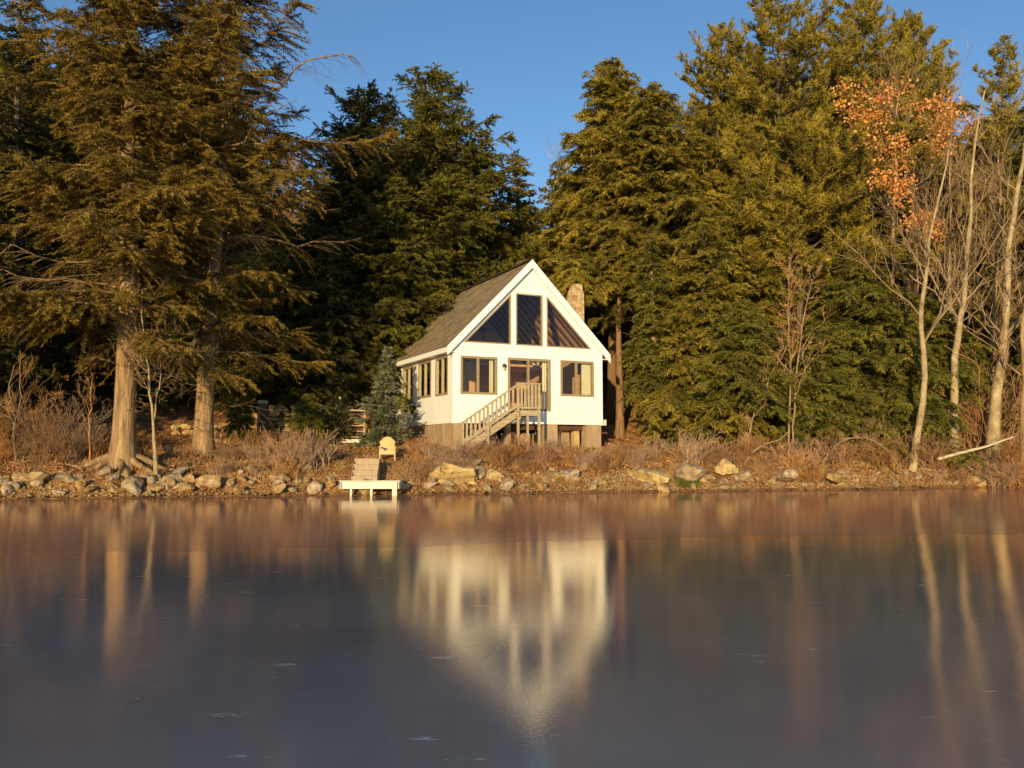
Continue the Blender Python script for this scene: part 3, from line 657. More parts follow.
# windows
def window(kind, rect, to3, n_out, cells, curtain=None, name='window', fw=.07):
    u0, u1, z0, z1 = rect; mb = MB(); n = Vector(n_out)
    P = lambda u, z, d: tuple(Vector(to3(u, z)) + n * d)
    def pz(a, b, c, d_, lo, hi): mb.prism([P(a, c, lo), P(b, c, lo), P(b, d_, lo), P(a, d_, lo)], n * (hi - lo))
    pz(u0 - .03, u0 + fw, z0 - .03, z1 + .03, -.10, .028); pz(u1 - fw, u1 + .03, z0 - .03, z1 + .03, -.10, .028)
    pz(u0 + fw, u1 - fw, z0 - .03, z0 + fw, -.10, .026); pz(u0 + fw, u1 - fw, z1 - fw, z1 + .03, -.10, .026)
    for c in cells[1:-1]: pz(c - .05, c + .05, z0 + fw, z1 - fw, -.09, .016)
    fr = mb.build(name, M['frame'], cab)
    for a, b in zip(cells, cells[1:]):
        a2 = a + (fw if a == cells[0] else .05); b2 = b - (fw if b == cells[-1] else .05)
        q = MB(); q.add([P(a2, z0 + fw, -.04), P(b2, z0 + fw, -.04), P(b2, z1 - fw, -.04), P(a2, z1 - fw, -.04)], [(0, 1, 2, 3)]); q.build('pane', M['glass'], fr)
    if curtain:
        for c0, c1 in curtain:
            m = 40; us = np.linspace(c0, c1, m); dd = -.2 + .025 * np.sin(us * 60) + .01 * np.sin(us * 23)
            vs = [P(u, z0 - .02, d) for u, d in zip(us, dd)] + [P(u, z1 - .02, d) for u, d in zip(us, dd)]
            q = MB(); q.add(vs, [(i, i + 1, i + 1 + m, i + m) for i in range(m - 1)]); q.build('curtain', M['curtain'], fr, smooth=True)
    return fr
fo = (0, -1, 0)
window('w', FW[0], f3, fo, [.36, 1.15, 2.01], [(1.76, 1.96)])
dr_ = window('d', FW[1], f3, fo, [2.57, 3.55, 4.62], [(4.32, 4.58)], name='sliding_door', fw=.08)
MB().box((3.60, -.035, 4.1), (3.63, -.017, 4.4)).build('handle', M['metal'], dr_)
window('w', FW[2], f3, fo, [5.18, 5.97, 6.85], [(6.36, 6.82)])
so_ = (-1, 0, 0)
window('w', SW[0], s3, so_, [.62, 1.35, 2.08], [(1.4, 2.0)])
window('w', SW[1], s3, so_, [2.72, 3.6, 4.42], [(3.5, 4.35)])
window('d', SW[2], s3, so_, [5.25, 6.0, 6.72], None, name='side_door')
def gable(poly, label=None):
    P = [Vector((x, 0, z)) for x, z in poly]; n = len(P); c = sum(P, Vector()) / n; inner = []
    for i in range(n):
        a, b, d = P[i - 1], P[i], P[(i + 1) % n]; e1 = (b - a).normalized(); e2 = (d - b).normalized()
        n1 = Vector((-e1.z, 0, e1.x)); n2 = Vector((-e2.z, 0, e2.x))
        k = .06 / max(.15, 1 + n1.dot(n2)); inner.append(b + (n1 + n2) * k)
    if (inner[0] - c).length > (P[0] - c).length: inner = [b + (b - i_) for b, i_ in zip(P, inner)]
    mb = MB()
    for i in range(n):
        j = (i + 1) % n; mb.prism([P[i] + Vector((0, .10, 0)), P[j] + Vector((0, .10, 0)), inner[j] + Vector((0, .10, 0)), inner[i] + Vector((0, .10, 0))], (0, -.112, 0))
    fr = mb.build('gable_window', M['frame'], cab)
    q = MB(); q.add([p + Vector((0, .05, 0)) for p in inner], [tuple(range(n))]); q.build('pane', M['glass'], fr)
gable([(.47, 6.05), (2.7, 6.05), (2.7, 8.30)]); gable([(2.94, 6.05), (4.26, 6.05), (4.26, 8.36), (2.94, 8.36)]); gable([(4.46, 6.05), (6.78, 6.05), (4.46, 8.36)])
# porch lamp
wlmp = MB().lathe([(.05, 0), (.075, .02), (.09, .12), (.03, .17)], (2.33, -.11, 5.03), 10).build('wall_lamp', M['metal'], cab)
MB().lathe([(.02, 0), (.055, .03), (.055, .10), (.02, .11)], (2.33, -.11, 4.92), 10).build('lamp_glass', M['lampglass'], wlmp)
MB().box((2.30, -.1, 5.12), (2.36, -.003, 5.16)).build('bracket', M['metal'], wlmp)
# chimney
bm = bmesh.new(); bmesh.ops.create_cube(bm, size=1); bmesh.ops.subdivide_edges(bm, edges=bm.edges[:], cuts=14, use_grid_fill=True)
for v in bm.verts:
    x, y, z = v.co; top = max(0, z - .44) / .06
    j = .02 * math.sin(z * 190 + x * 9) + .018 * math.sin(z * 97 + y * 23 + x * 15)
    v.co = Vector((x * (.66 - .2 * top ** 2) * (1 + j), y * (.55 - .14 * top ** 2) * (1 + j), z * 8.4 + .02 * math.sin(x * 30)))
me = bpy.data.meshes.new('chimney'); bm.to_mesh(me); bm.free(); me.materials.append(M['chimney'])
o = bpy.data.objects.new('chimney', me); o.location = (7.72, 3.1, 9.68 - 4.2); link(o, cab)
# foundation: brown boarded piers and recessed skirting, open and dark between
def pier(x0, x1, y0, y1, top=Z0 - .004, nm='foundation_pier', m='skirt'): MB().box((x0, y0, .9), (x1, y1, top)).build(nm, M[m], cab)
pier(.02, .52, .03, .3); pier(1.05, 1.3, .5, .7); pier(2.5, 2.72, .06, .3); pier(4.39, 5.02, .04, .4); pier(6.5, 7.28, .04, .5); pier(5.3, 6.1, .9, 1.0, 2.45, 'skirting'); pier(6.12, 6.4, .5, .8, 2.5, 'foundation_pier', 'rock_gold')
pier(2.75, 4.36, 1.1, 1.2, 2.2, 'skirting'); pier(1.2, 2.48, 1.0, 1.1, 2.3, 'skirting')
pier(.05, .2, .45, 1.15); pier(.05, .2, 1.32, 3.9); pier(.05, .2, 4.1, 7.9); pier(7.12, 7.27, .6, 7.9, Z0 - .004, 'skirting'); pier(.25, 7.1, 7.75, 7.9, Z0 - .004, 'skirting')
MB().box((.21, .35, 2.35), (HW - .21, HL - .3, Z0 - .006)).build('floor_joists', M['rafter'], cab)
ub = MB().box((HW + .02, .15, 2.58), (HW + .32, .55, 2.85)).build('utility_box', M['dockpaint'], cab, bevel=.01)
MB().box((HW + .02, .15, 2.2), (HW + .36, .6, 2.28)).build('shelf', M['rafter'], cab)

# staircase up to the sliding door (a part of the cabin)
LZ = 3.14; fx, fz = -.30, 1.36; slope = (LZ - fz) / (2.4 - fx)
mb = MB()
for y in (-1.17, -.12): mb.prism([(2.4, y, LZ - .03), (2.4, y, LZ - .33), (fx + .1, y, fz - .22), (fx - .22, y, fz - .12), (fx - .12, y, fz + .02)], (0, .05, 0))
mb.box((2.40, -1.2, LZ - .24), (3.46, -1.155, LZ - .035)); mb.box((3.42, -1.153, LZ - .24), (3.46, -.02, LZ - .035)); mb.box((2.402, -.06, LZ - .24), (3.41, -.02, LZ - .035))
st = mb.build('staircase', M['weathered'], cab)
for k in range(8): MB().box((2.40, -1.215 + k * .15, LZ - .03), (3.48, -1.08 + k * .15, LZ + (.002 if k % 2 else 0))).build('landing_board', M['weathered'], st)
for k in range(9):
    x = 2.4 - (k + 1) * .285; z = LZ - (k + 1) * .285 * slope
    MB().box((x, -1.21, z - .02), (x + .30, -.08, z + .02)).build('tread', M['weathered'], st)
def spost(x, y, zt, zb=1.1, w=.09): MB().box((x - w / 2, y - w / 2, zb), (x + w / 2, y + w / 2, zt)).build('post', M['weathered'], st)
for x, zt in ((2.44, 4.24), (3.43, 4.24)): spost(x, -1.26, zt)
spost(2.95, -1.13, LZ - .245, 1.1, .08); spost(3.43, -.14, 4.22, LZ + .01)
hr = lambda x: 4.16 + (x - 2.40) * slope
spost(1.06, -1.26, hr(1.06) - .02); spost(-.06, -1.26, hr(-.06) - .02)
MB().bar((2.36, -1.26, 4.27), (3.52, -1.26, 4.27), .13, .05).build('handrail', M['weathered'], st)
MB().bar((3.43, -1.19, 4.255), (3.43, -.03, 4.255), .12, .045).build('handrail', M['weathered'], st)
MB().bar((2.42, -1.26, hr(2.42) + .04), (-.16, -1.26, hr(-.16) + .04), .12, .06).build('handrail', M['weathered'], st)
MB().bar((2.44, -1.25, LZ + .10), (3.43, -1.25, LZ + .10), .05, .08).build('bottom_rail', M['weathered'], st)
MB().bar((2.40, -1.25, hr(2.4) - .84), (0., -1.25, hr(0) - .84), .05, .09).build('bottom_rail', M['weathered'], st)
def bal(x, z0, z1, y=-1.25): MB().box((x - .042, y - .03, z0), (x + .042, y + .01, z1)).build('baluster', M['weathered'], st)
for k in range(5): bal(2.61 + k * .165, LZ + .14, 4.245)
for k in range(12):
    x = .12 + k * .19
    if abs(x - 1.06) > .08: bal(x, hr(x) - .82, hr(x) + .02)
for k in range(4): MB().box((3.41, -1.05 + k * .24, LZ), (3.44, -.98 + k * .24, 4.23)).build('baluster', M['weathered'], st)

# ------------------------------------------------------------------ dock, shore steps
A_ = at(341, 481, 28.9)
dk = empty('dock', (A_[0], 28.9, 0), R(2)); tag(dk, 'small cream painted wooden dock on short legs at the waterline', 'dock')
DZ_ = .40
for k in range(8): MB().box((.0, .0 + k * .17, DZ_ - .035), (1.93, .16 + k * .17, DZ_)).build('deck_board', M['weathered'], dk)
mb = MB(); mb.box((.03, -.03, DZ_ - .25), (1.9, -.003, DZ_ - .008)); mb.box((-.03, -.03, DZ_ - .25), (-.003, 1.36, DZ_ - .01)); mb.box((1.933, -.03, DZ_ - .25), (1.96, 1.36, DZ_ - .01)).build('rim_board', M['dockpaint'], dk)
MB().box((-.07, -.06, DZ_ + .001), (2.0, .06, DZ_ + .03)).build('edge_cap', M['dockpaint'], dk)
for x, w in ((.3, .07), (.98, .08), (1.72, .16)): MB().box((x, .02, -.1), (x + w, .02 + .09, DZ_ - .04)).build('leg', M['dockpaint'], dk)
for x in (.3, 1.72): MB().box((x, 1.2, -.1), (x + .09, 1.29, DZ_ - .04)).build('leg', M['dockpaint'], dk)
B_ = at(352.5, 480, 29.9)
ss_ = empty('wooden_steps', (B_[0], 29.75, .36), R(3)); tag(ss_, 'boxy grey tan wooden steps rising from the dock to the bank', 'steps')
for k in range(4):
    MB().box((0, k * .24, k * .2), (.86, k * .24 + .03, k * .2 + .172)).build('riser', M['weathered2'], ss_)
    MB().box((-.02, k * .24 - .025, k * .2 + .175), (.88, k * .24 + .25, k * .2 + .2)).build('tread', M['weathered2'], ss_)
for x in (-.02, .862): MB().prism([(x, 0, -.1), (x, 1.0, -.1), (x, 1.0, .77), (x, .72, .77), (x, 0, .17)], (.018, 0, 0)).build('side_panel', M['weathered2'], ss_)

# ------------------------------------------------------------------ adirondack chair
cx, cy = -4.72, 32.3
chx = empty('garden_chair', (cx, cy, gzf(cx, cy) + .0), R(8)); tag(chx, 'yellow slatted wooden garden chair with fan shaped back facing the lake', 'chair'); chx.scale = (.93, .93, .93)
# local: faces -y
bk = MB()
def slat(x0, x1, h0, h1, tl, dst, nm, nsl=1):
    pass
n = 7; tiltb = R(22)
for i in range(n):
    f = (i - 3) / 3; xb = f * .20; xt = f * .27; top = .98 - .16 * f * f
    def bp_(x, s): return Vector((x, .12 + (s - .25) * math.tan(tiltb), s))
    b0 = bp_(xb, .27); b1 = bp_(xt, top); w = .041
    MB().prism([b0 + Vector((-w, 0, 0)), b0 + Vector((w, 0, 0)), b1 + Vector((w * 1.1, 0, -.004 - .03 * f)), b1 + Vector((0, 0, .012)), b1 + Vector((-w * 1.1, 0, -.004 + .03 * f))], (0, .02, 0)).build('back_slat', M['yellow'], chx)
for i in range(6): y = -.42 + i * .092; MB().box((-.27, y, .385 - i * .026), (.27, y + .082, .405 - i * .026)).build('seat_slat', M['yellow'], chx)
MB().box((-.29, -.455, .26), (.29, -.43, .40)).build('seat_apron', M['yellow'], chx)
for s in (-1, 1):
    x = s * .30
    MB().box((x - .022, -.43, 0), (x + .022, -.33, .55)).build('leg', M['yellow'], chx)
    MB().prism([(x - .015 * s, -.42, .385), (x - .015 * s, -.42, .27), (x - .015 * s, .42, -.0), (x - .015 * s, .46, .07), (x - .015 * s, .1, .25)], (.03 * -s, 0, 0)).build('leg', M['yellow'], chx)
    MB().prism([(x - .07, -.50, .553), (x + .06, -.50, .553), (x + .08, -.2, .553), (x + .03, .28, .553), (x - .05, .28, .553)], (0, 0, .025)).build('arm', M['yellow'], chx)
MB().box((-.31, .23, .52), (.31, .26, .58)).build('back_rail', M['yellow'], chx)

# ------------------------------------------------------------------ hillside steps behind the spruce
hs = empty('hillside_steps', (-7.62, 38.35, 1.9)); tag(hs, 'open wooden steps with pale leaning handrail post up the stone wall', 'steps')
for k in range(5): MB().box((.08, k * .22, .12 + k * .26), (.98, k * .22 + .26, .17 + k * .26)).build('tread', M['weathered'], hs)
for x in (.03, .985): MB().prism([(x, -.12, -.15), (x, .12, -.15), (x, 1.2, 1.1), (x, 1.2, 1.4), (x, .9, 1.25), (x, -.1, .1)], (.045, 0, 0)).build('stringer', M['bark'], hs)
MB().bar((.02, -.16, -.3), (-.14, -.1, 1.95), .09, .09, (0, 1, 0)).build('post', M['weathered'], hs)
MB().box((.95, -.1, -.3), (1.02, -.03, 1.15)).build('post', M['weathered'], hs)
MB().bar((-.12, -.1, 1.35), (1.0, -.07, 1.33), .05, .06).build('rail', M['weathered'], hs)
MB().box((-.05, -.6, -.12), (1.15, -.22, .04)).build('bottom_step', M['dockpaint'], hs)
# firewood seen through the open steps? no: leaf covered bank

# dark post with a pale cap in front of the wall
P = at(262, 438, 37.5)
fp = empty('garden_post', (P[0], 37.5, gzf(P[0], 37.5))); tag(fp, 'dark stout wooden post with pale cap standing before the stone wall', 'post')
H_ = at(262, 404, 37.5)[2] - gzf(P[0], 37.5)
MB().box((-.22, -.1, -.2), (.22, .25, H_)).build('shaft', M['bark_dark'], fp, bevel=.03)
MB().box((-.2, -.16, H_ + .002), (.2, .2, H_ + .16)).build('cap', M['weathered'], fp, bevel=.03)

# stone retaining wall (one built wall of fitted field stones)
def stone_wall(name, x0, x1, y, zb, zt, label, seed, thin=.34):
    r = np.random.default_rng(seed); Vs = []; Fs = []; n0 = 0; z = zb
    while z < zt:
        h = r.uniform(.2, .34); x = x0
        while x < x1:
            w = r.uniform(.3, .75); me = (ROCKS + GOLD)[int(r.integers(0, 12))]
            co = np.empty(len(me.vertices) * 3, np.float32); me.vertices.foreach_get('co', co); co = co.reshape(-1, 3)
            lo, hi = co.min(0), co.max(0); co = (co - (lo + hi) / 2) / (hi - lo) * np.array([w * 1.1, thin * 2 * r.uniform(.85, 1.15), h * 1.15])
            fc = np.empty(len(me.polygons) * 3, np.int32); me.polygons.foreach_get('vertices', fc)
            yy = y + r.normal(0, .03); Vs.append(co + [x + w / 2, yy, z + h / 2]); Fs.append(fc.reshape(-1, 3) + n0); n0 += len(co); x += w
        z += h * .95
    return tag(np_mesh(name, np.concatenate(Vs), np.concatenate(Fs), M['rock_gold']), label, 'wall')
stone_wall('stone_wall', -11.2, -7.72, 39.1, 1.8, 3.2, 'golden dry stone retaining wall between the dark post and wooden steps', 3)
stone_wall('stone_wall', -15.2, -11.9, 38.0, 1.45, 2.5, 'low rubble stone wall seen between the two big hemlock trunks', 4)
P = at(331, 437, 36.5); put_rock(GOLD[1], P[0], 36.5, .42, 'block shaped pale stone left of the hillside steps', 'rock', sz=.9, tilt=.05)

# ------------------------------------------------------------------ the trees one sees one by one
sparse = lambda v: (1 - v) ** .5 * .8 + .2
BIG = 'tall hemlocks on the left bank'
tree_px(123, -160, 29.5, 104, 345, 'huge bronze green hemlock with thick bare lower trunk, leftmost on the shore', mat='hemlock_brown', bark='bark', tr=.40, seed=1, topx=138, nb=132, stub=26, el=(4, 48), droop=.16, dens=.72, bs=.75, bare=.14, ragged=.5, prof=lambda v: .9 * (1 - v) ** .4 + .1)
tree_px(203, -200, 33, 132, 352, 'tall hemlock with open sparse upper boughs, standing second from left', mat='hemlock_brown', bark='bark', tr=.36, seed=5, topx=242, nb=74, stub=60, el=(6, 55), droop=.12, dens=.75, bs=.8, bare=.36, prof=lambda v: (1 - v) ** .25 * (.62 + .38 * np.minimum(1, v * 4)), ragged=.6)
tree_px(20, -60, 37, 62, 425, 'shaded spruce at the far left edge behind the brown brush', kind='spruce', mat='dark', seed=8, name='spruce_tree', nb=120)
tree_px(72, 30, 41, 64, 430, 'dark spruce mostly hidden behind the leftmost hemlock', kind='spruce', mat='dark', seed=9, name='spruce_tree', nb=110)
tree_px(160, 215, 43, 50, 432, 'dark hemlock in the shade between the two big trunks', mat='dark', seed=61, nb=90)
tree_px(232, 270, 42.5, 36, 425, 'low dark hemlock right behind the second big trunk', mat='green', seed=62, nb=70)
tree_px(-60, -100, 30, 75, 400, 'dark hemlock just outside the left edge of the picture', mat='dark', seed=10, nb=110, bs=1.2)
tree_px(-190, -150, 27, 90, 420, 'broad hemlock beyond the left end of the shore', mat='dark', seed=14, nb=110, bs=1.4)
tree_px(285, 215, 44, 60, 420, 'middle sized dark hemlock filling the gap left of the cabin', mat='green', seed=12, nb=110)
tree_px(362, 86, 46, 84, 420, 'dark pointed spruce left of the ragged topped tree behind the cabin', kind='spruce', mat='dark', seed=3, name='spruce_tree', nb=165, topx=360, droop=.1, ragged=.55, prof=lambda v: (1 - v) ** .5 + .05)
tree_px(432, 68, 49, 90, 400, 'tall ragged topped spruce rising right behind the cabin roof', kind='spruce', mat='green', seed=4, name='spruce_tree', nb=150, topx=436, ragged=.6, droop=.1, prof=lambda v: (1 - v) ** .52 + .05)
tree_px(400, 170, 44, 55, 430, 'dark hemlock directly left of the cabin roof', mat='green', seed=13, nb=120)
tree_px(330, 240, 40.5, 42, 420, 'low dark hemlock behind the retaining wall', mat='dark', seed=15, nb=90)
tree_px(478, 128, 54, 64, 420, 'narrow green spruce above the left roof slope', kind='spruce', mat='hemlock', seed=16, name='spruce_tree', nb=120)
tree_px(515, 150, 58, 60, 400, 'narrow pointed spruce in the dip of the skyline', kind='spruce', mat='hemlock', seed=17, name='spruce_tree', nb=110)
tree_px(560, 165, 56, 60, 400, 'short spruce rising just right of the cabin peak', kind='spruce', mat='green', seed=18, name='spruce_tree', nb=100)
tree_px(612, 58, 50, 100, 290, 'tall golden green pine nearest the cabin peak on the right of the sky gap', mat='pine', kind='hemlock', bark='bark_red', seed=19, name='pine_tree', nb=150, tr=.3, ragged=.55, topx=616, prof=lambda v: (1 - v) ** .6 * (.85 + .15 * np.sin(v * 25)) + .04)
tree_px(655, 82, 46, 88, 300, 'broad golden hemlock between the two pointed pines right of the chimney', mat='hemlock', seed=20, nb=150, tr=.3, stub=10)
tree_px(620, 250, 44, 30, 290, 'slim reddish trunked pine bare to above the chimney, right of the cabin', mat='hemlock', bark='bark_red', seed=21, name='pine_tree', nb=50, tr=.24, stub=8)
tree_px(718, 22, 50, 58, 200, 'white pine with tufted arms standing against the sky', kind='pine', mat='pine', seed=22, name='pine_tree', nb=84, el=(0, 45), ragged=.5, dens=.95)
tree_px(776, -28, 50, 72, 150, 'very tall white pine with open crown cut by the top of the picture', kind='pine', mat='pine', seed=23, name='pine_tree', nb=84, el=(0, 40), tr=.34, dens=.95)
tree_px(800, 130, 45, 84, 300, 'golden pine with cushion shaped boughs in the middle of the right bank', kind='pine', mat='pine', seed=24, name='pine_tree', nb=102, prof=lambda v: (1 - v) ** .5 + .1)
tree_px(862, -22, 52, 66, 200, 'tall white pine behind the orange leaved oak', kind='pine', mat='pine', seed=25, name='pine_tree', nb=96, el=(5, 50))
tree_px(915, 18, 54, 62, 190, 'wind swept pine with feathery upturned boughs right of the oak', kind='pine', mat='pine', seed=26, name='pine_tree', nb=102, el=(15, 60))
tree_px(1010, 34, 51, 58, 330, 'narrow pine at the right edge of the picture', kind='pine', mat='pine', seed=27, name='pine_tree', nb=90, el=(10, 50), topx=1004)
tree_px(978, 120, 53, 52, 400, 'dark spruce close behind the thickest pale maple', kind='spruce', mat='green', seed=63, name='spruce_tree', nb=110)
tree_px(1036, 90, 48, 60, 420, 'dark hemlock cut by the right edge of the picture', mat='green', seed=64, nb=110)
tree_px(1090, 60, 44, 80, 380, 'pine beyond the right edge of the picture', kind='pine', mat='pine', seed=28, name='pine_tree', nb=72, bs=1.5)
tree_px(745, 175, 42, 62, 400, 'olive hemlock behind the thin saplings', mat='hemlock', seed=29, nb=120)
tree_px(702, 205, 39.5, 56, 440, 'broad hemlock with boughs down to the bank right of the cabin', mat='hemlock', seed=30, nb=150, el=(-8, 30), prof=lambda v: (1 - v) ** .55 + .03)
tree_px(652, 235, 40.5, 28, 395, 'hemlock with short pale trunk just right of the reddish pine', mat='green', bark='bark', seed=31, nb=110, tr=.3)
tree_px(745, 300, 37.5, 52, 405, 'small green hemlock over the pointed boulder', mat='green', seed=32, nb=100, tr=.38, bark='bark_red')
tree_px(862, 265, 41, 84, 420, 'wide low dark green hemlock under the oak', mat='green', seed=33, nb=140, el=(-8, 25), prof=lambda v: (1 - v) ** .5 + .03)
tree_px(925, 300, 41, 56, 385, 'low dark hemlock around the leaning pale maple', mat='green', seed=34, nb=100)
tree_px(820, 320, 37.8, 46, 430, 'small dense hemlock left of the arching branch', mat='green', seed=35, nb=90)
tree_px(965, 190, 58, 60, 380, 'olive pine far behind the pale trunks at right', kind='pine', mat='hemlock', seed=36, name='pine_tree', nb=72)
# small ones by the wall and the cabin
tree_px(386, 347, 36.8, 23, 446, 'small blue green spruce beside the left corner of the cabin', kind='spruce', mat='blue', seed=40, name='blue_spruce', nb=70, tr=.07, el=(8, 55), droop=.05, dens=.9, bs=.8, prof=lambda v: (1 - v) ** .85 + .04, ragged=.7)
tree_px(308, 394, 37, 21, 440, 'green hemlock sapling before the retaining wall', mat='green', seed=41, name='hemlock_sapling', nb=50, tr=.05, bs=.85)
tree_px(336, 398, 37.8, 14, 440, 'thin dark spruce sapling left of the hillside steps', kind='spruce', mat='dark', seed=42, name='spruce_sapling', nb=40, tr=.04, bs=.85)
tree_px(240, 400, 36, 16, 436, 'small hemlock sapling right of the second hemlock trunk', mat='green', seed=43, name='hemlock_sapling', nb=40, tr=.04, bs=.85)

# deeper forest: copies of a few trees, behind everything that shows on the skyline
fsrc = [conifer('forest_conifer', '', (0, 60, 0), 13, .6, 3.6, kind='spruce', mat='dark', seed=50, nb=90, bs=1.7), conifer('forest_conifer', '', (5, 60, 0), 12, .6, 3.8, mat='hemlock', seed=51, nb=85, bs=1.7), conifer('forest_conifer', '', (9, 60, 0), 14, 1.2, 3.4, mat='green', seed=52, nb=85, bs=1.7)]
fr_ = random.Random(2); fl = []
SKX = [-200, 0, 200, 225, 260, 300, 340, 370, 400, 432, 460, 490, 515, 535, 556, 580, 615, 650, 690, 720, 775, 812, 865, 915, 955, 975, 1005, 1060, 1200]
SKY_ = [0, 0, 20, 130, 165, 175, 150, 105, 105, 90, 120, 170, 165, 205, 185, 130, 75, 95, 105, 60, 30, 90, 20, 50, 130, 190, 70, 80, 60]
row = [(px, Y) for Y, st in ((59, 44), (70, 46)) for px in range(-100 + int(Y) % 40, 1130, st)]
for i, (px, Y) in enumerate(row):
    px += fr_.uniform(-15, 15); top = np.interp(px, SKX, SKY_) + fr_.uniform(18, 75)
    x = at(px, 450, Y)[0]; z = gzf(x, Y); Hh = at(px, top, Y)[2] - z; src = fsrc[i % 3]; s = Hh / (13, 12, 14)[i % 3]
    fl.append((px, Y, copy_tree(src, x, Y, s, fr_.uniform(0, 6), 'x')))
for s_ in fsrc:
    for c_ in list(s_.children): bpy.data.objects.remove(c_)
    bpy.data.objects.remove(s_)
for _, _, o in fl:
    tag(o, 'conifer far back in the dark forest behind the shore trees', 'tree', 'conifers deep in the forest')

# ------------------------------------------------------------------ leafless trees
bare_tree('pale leaning maple at the right whose crooked trunk starts nearest the water', 'maple_tree', [(911, 461), (921, 418), (924, 379), (922, 340), (922, 313), (925, 280), (928.5, 250), (934, 215), (944, 180), (950, 140)], 36, .15, .03, 101, K=(10, 5, 4))
bare_tree('tall pale maple standing between the crooked one and the thickest trunk', 'maple_tree', [(953, 447), (955, 400), (954.6, 359), (958, 330), (963, 305), (966, 260), (969.6, 217), (972, 180), (976, 130), (985, 90)], 38.5, .19, .03, 102, K=(11, 5, 4))
bare_tree('thickest pale maple trunk leaning right near the edge of the picture', 'maple_tree', [(990, 441), (996, 400), (1001, 363), (1004, 343), (1006, 280), (1009, 245), (1017, 195), (1024, 150), (1030, 100)], 39, .27, .05, 103, K=(11, 5, 4))
bare_tree('grey trunk close behind the thickest maple', 'maple_tree', [(984, 440), (990, 380), (993, 330), (996, 290), (997, 240), (1000, 190), (998, 150)], 41, .16, .03, 104, mat='bark', K=(16, 6, 4))
bare_tree('straight slim maple trunk behind the pair of pale maples', 'maple_tree', [(948, 440), (950, 380), (950, 307), (950, 260), (951, 200), (949, 160)], 42, .11, .02, 105, K=(14, 6, 4))
bare_tree('bare trunk at the right edge half cut by the picture', 'maple_tree', [(1022, 438), (1024, 380), (1022, 330), (1028, 280), (1034, 200)], 38, .14, .03, 106, mat='bark', K=(14, 6, 4))
oak = bare_tree('oak with orange leaves still hanging in its high crown', 'oak_tree', [(893, 452), (894, 400), (890, 340), (892, 280), (893, 230), (897, 180), (893, 130), (900, 90)], 43, .18, .03, 110, mat='bark', K=(22, 6, 5), s0=.5, lf=.36, leafn=0)
# the oak's leaves hang in clumps
r = np.random.default_rng(77); cl_ = []
for px, py, w, h, n_ in [(868, 120, 22, 16, 330), (850, 100, 14, 14, 90), (885, 98, 18, 14, 170), (892, 150, 16, 20, 260), (876, 108, 12, 12, 120), (915, 110, 14, 14, 80), (935, 105, 16, 10, 190), (948, 120, 12, 16, 170), (940, 140, 14, 14, 180), (888, 180, 18, 12, 280), (902, 192, 14, 9, 150), (922, 222, 18, 10, 330), (935, 232, 10, 8, 120), (960, 118, 12, 14, 50), (905, 85, 24, 10, 60), (975, 122, 14, 10, 30), (838, 92, 10, 10, 30)]:
    for sub in range(max(3, n_ // 18)):
        c = at(px + r.normal(0, w * .55), py + r.normal(0, h * .55), 40.2 + r.normal(0, .6)); m = 28
        cl_.append(c + r.normal(size=(m, 3)) * np.array([.24, .24, .2]))
o_ = np.concatenate(cl_) - np.array(oak.location); n = len(o_)
d = norm(r.normal(size=(n, 3)) + np.array([0, 0, -.6])); q = norm(np.cross(d, r.normal(size=(n, 3)))); L_ = r.uniform(.08, .21, (n, 1))
V = np.stack([o_, o_ + d * L_ * .5 + q * L_ * .36, o_ + d * L_, o_ + d * L_ * .5 - q * L_ * .36], 1).reshape(-1, 3)
np_mesh('leaves', V, np.arange(4 * n).reshape(-1, 4), M['oak'], oak, tone=np.repeat(r.random(n), 4))
bare_tree('thin sapling with a few orange leaves, left stem of the pair', 'maple_sapling', [(789, 455), (790, 420), (790, 370), (789, 330), (788, 290), (790, 262)], 36, .05, .012, 120, mat='twig_pale', twig='twig', K=(16, 5, 4), lf=.3, leafn=60, leafsize=.1)
bare_tree('thin sapling with a few orange leaves, right leaning stem of the pair', 'maple_sapling', [(793, 455), (794, 410), (799, 350), (805, 310), (812, 280)], 36.3, .045, .012, 121, mat='twig_pale', twig='twig', K=(14, 5, 4), lf=.3, leafn=60, leafsize=.1)
bare_tree('leaning thin sapling with low forks left of the orange leaved pair', 'maple_sapling', [(744, 452), (752, 420), (762, 390), (780, 360), (790, 340)], 36, .04, .01, 122, mat='twig_pale', twig='twig', K=(12, 4, 3), lf=.3, leafn=15, leafsize=.1)
bare_tree('pale forked sapling standing between the two big hemlock trunks', 'sapling', [(157, 480), (154, 440), (152, 400), (149, 375), (146, 350), (143, 320), (142, 290)], 28.6, .055, .012, 130, K=(16, 5, 4), lf=.42, s0=.3)
bare_tree('crooked pale sapling crossing in front of the second hemlock', 'sapling', [(155, 476), (152, 430), (158, 395), (160, 365), (170, 348), (182, 338)], 28.9, .035, .01, 131, K=(12, 5, 4), lf=.45, s0=.4)
bare_tree('thin reddish sapling left of the biggest trunk', 'sapling', [(90, 458), (89, 430), (91, 405), (92, 380)], 30.5, .03, .01, 132, mat='twig', twig='twig', K=(10, 4, 3), lf=.4)
bare_tree('bent pale sapling in the brush at the far left', 'sapling', [(18, 465), (12, 430), (8, 395), (14, 365)], 29, .03, .01, 133, mat='twig_pale', twig='twig', K=(10, 4, 3), lf=.45)
bare_tree('slender pale sapling in the brush, second from the far left', 'sapling', [(17, 466), (14, 430), (18, 410), (22, 380), (20, 350)], 29.6, .03, .01, 134, mat='twig_pale', twig='twig', K=(10, 4, 3), lf=.45)
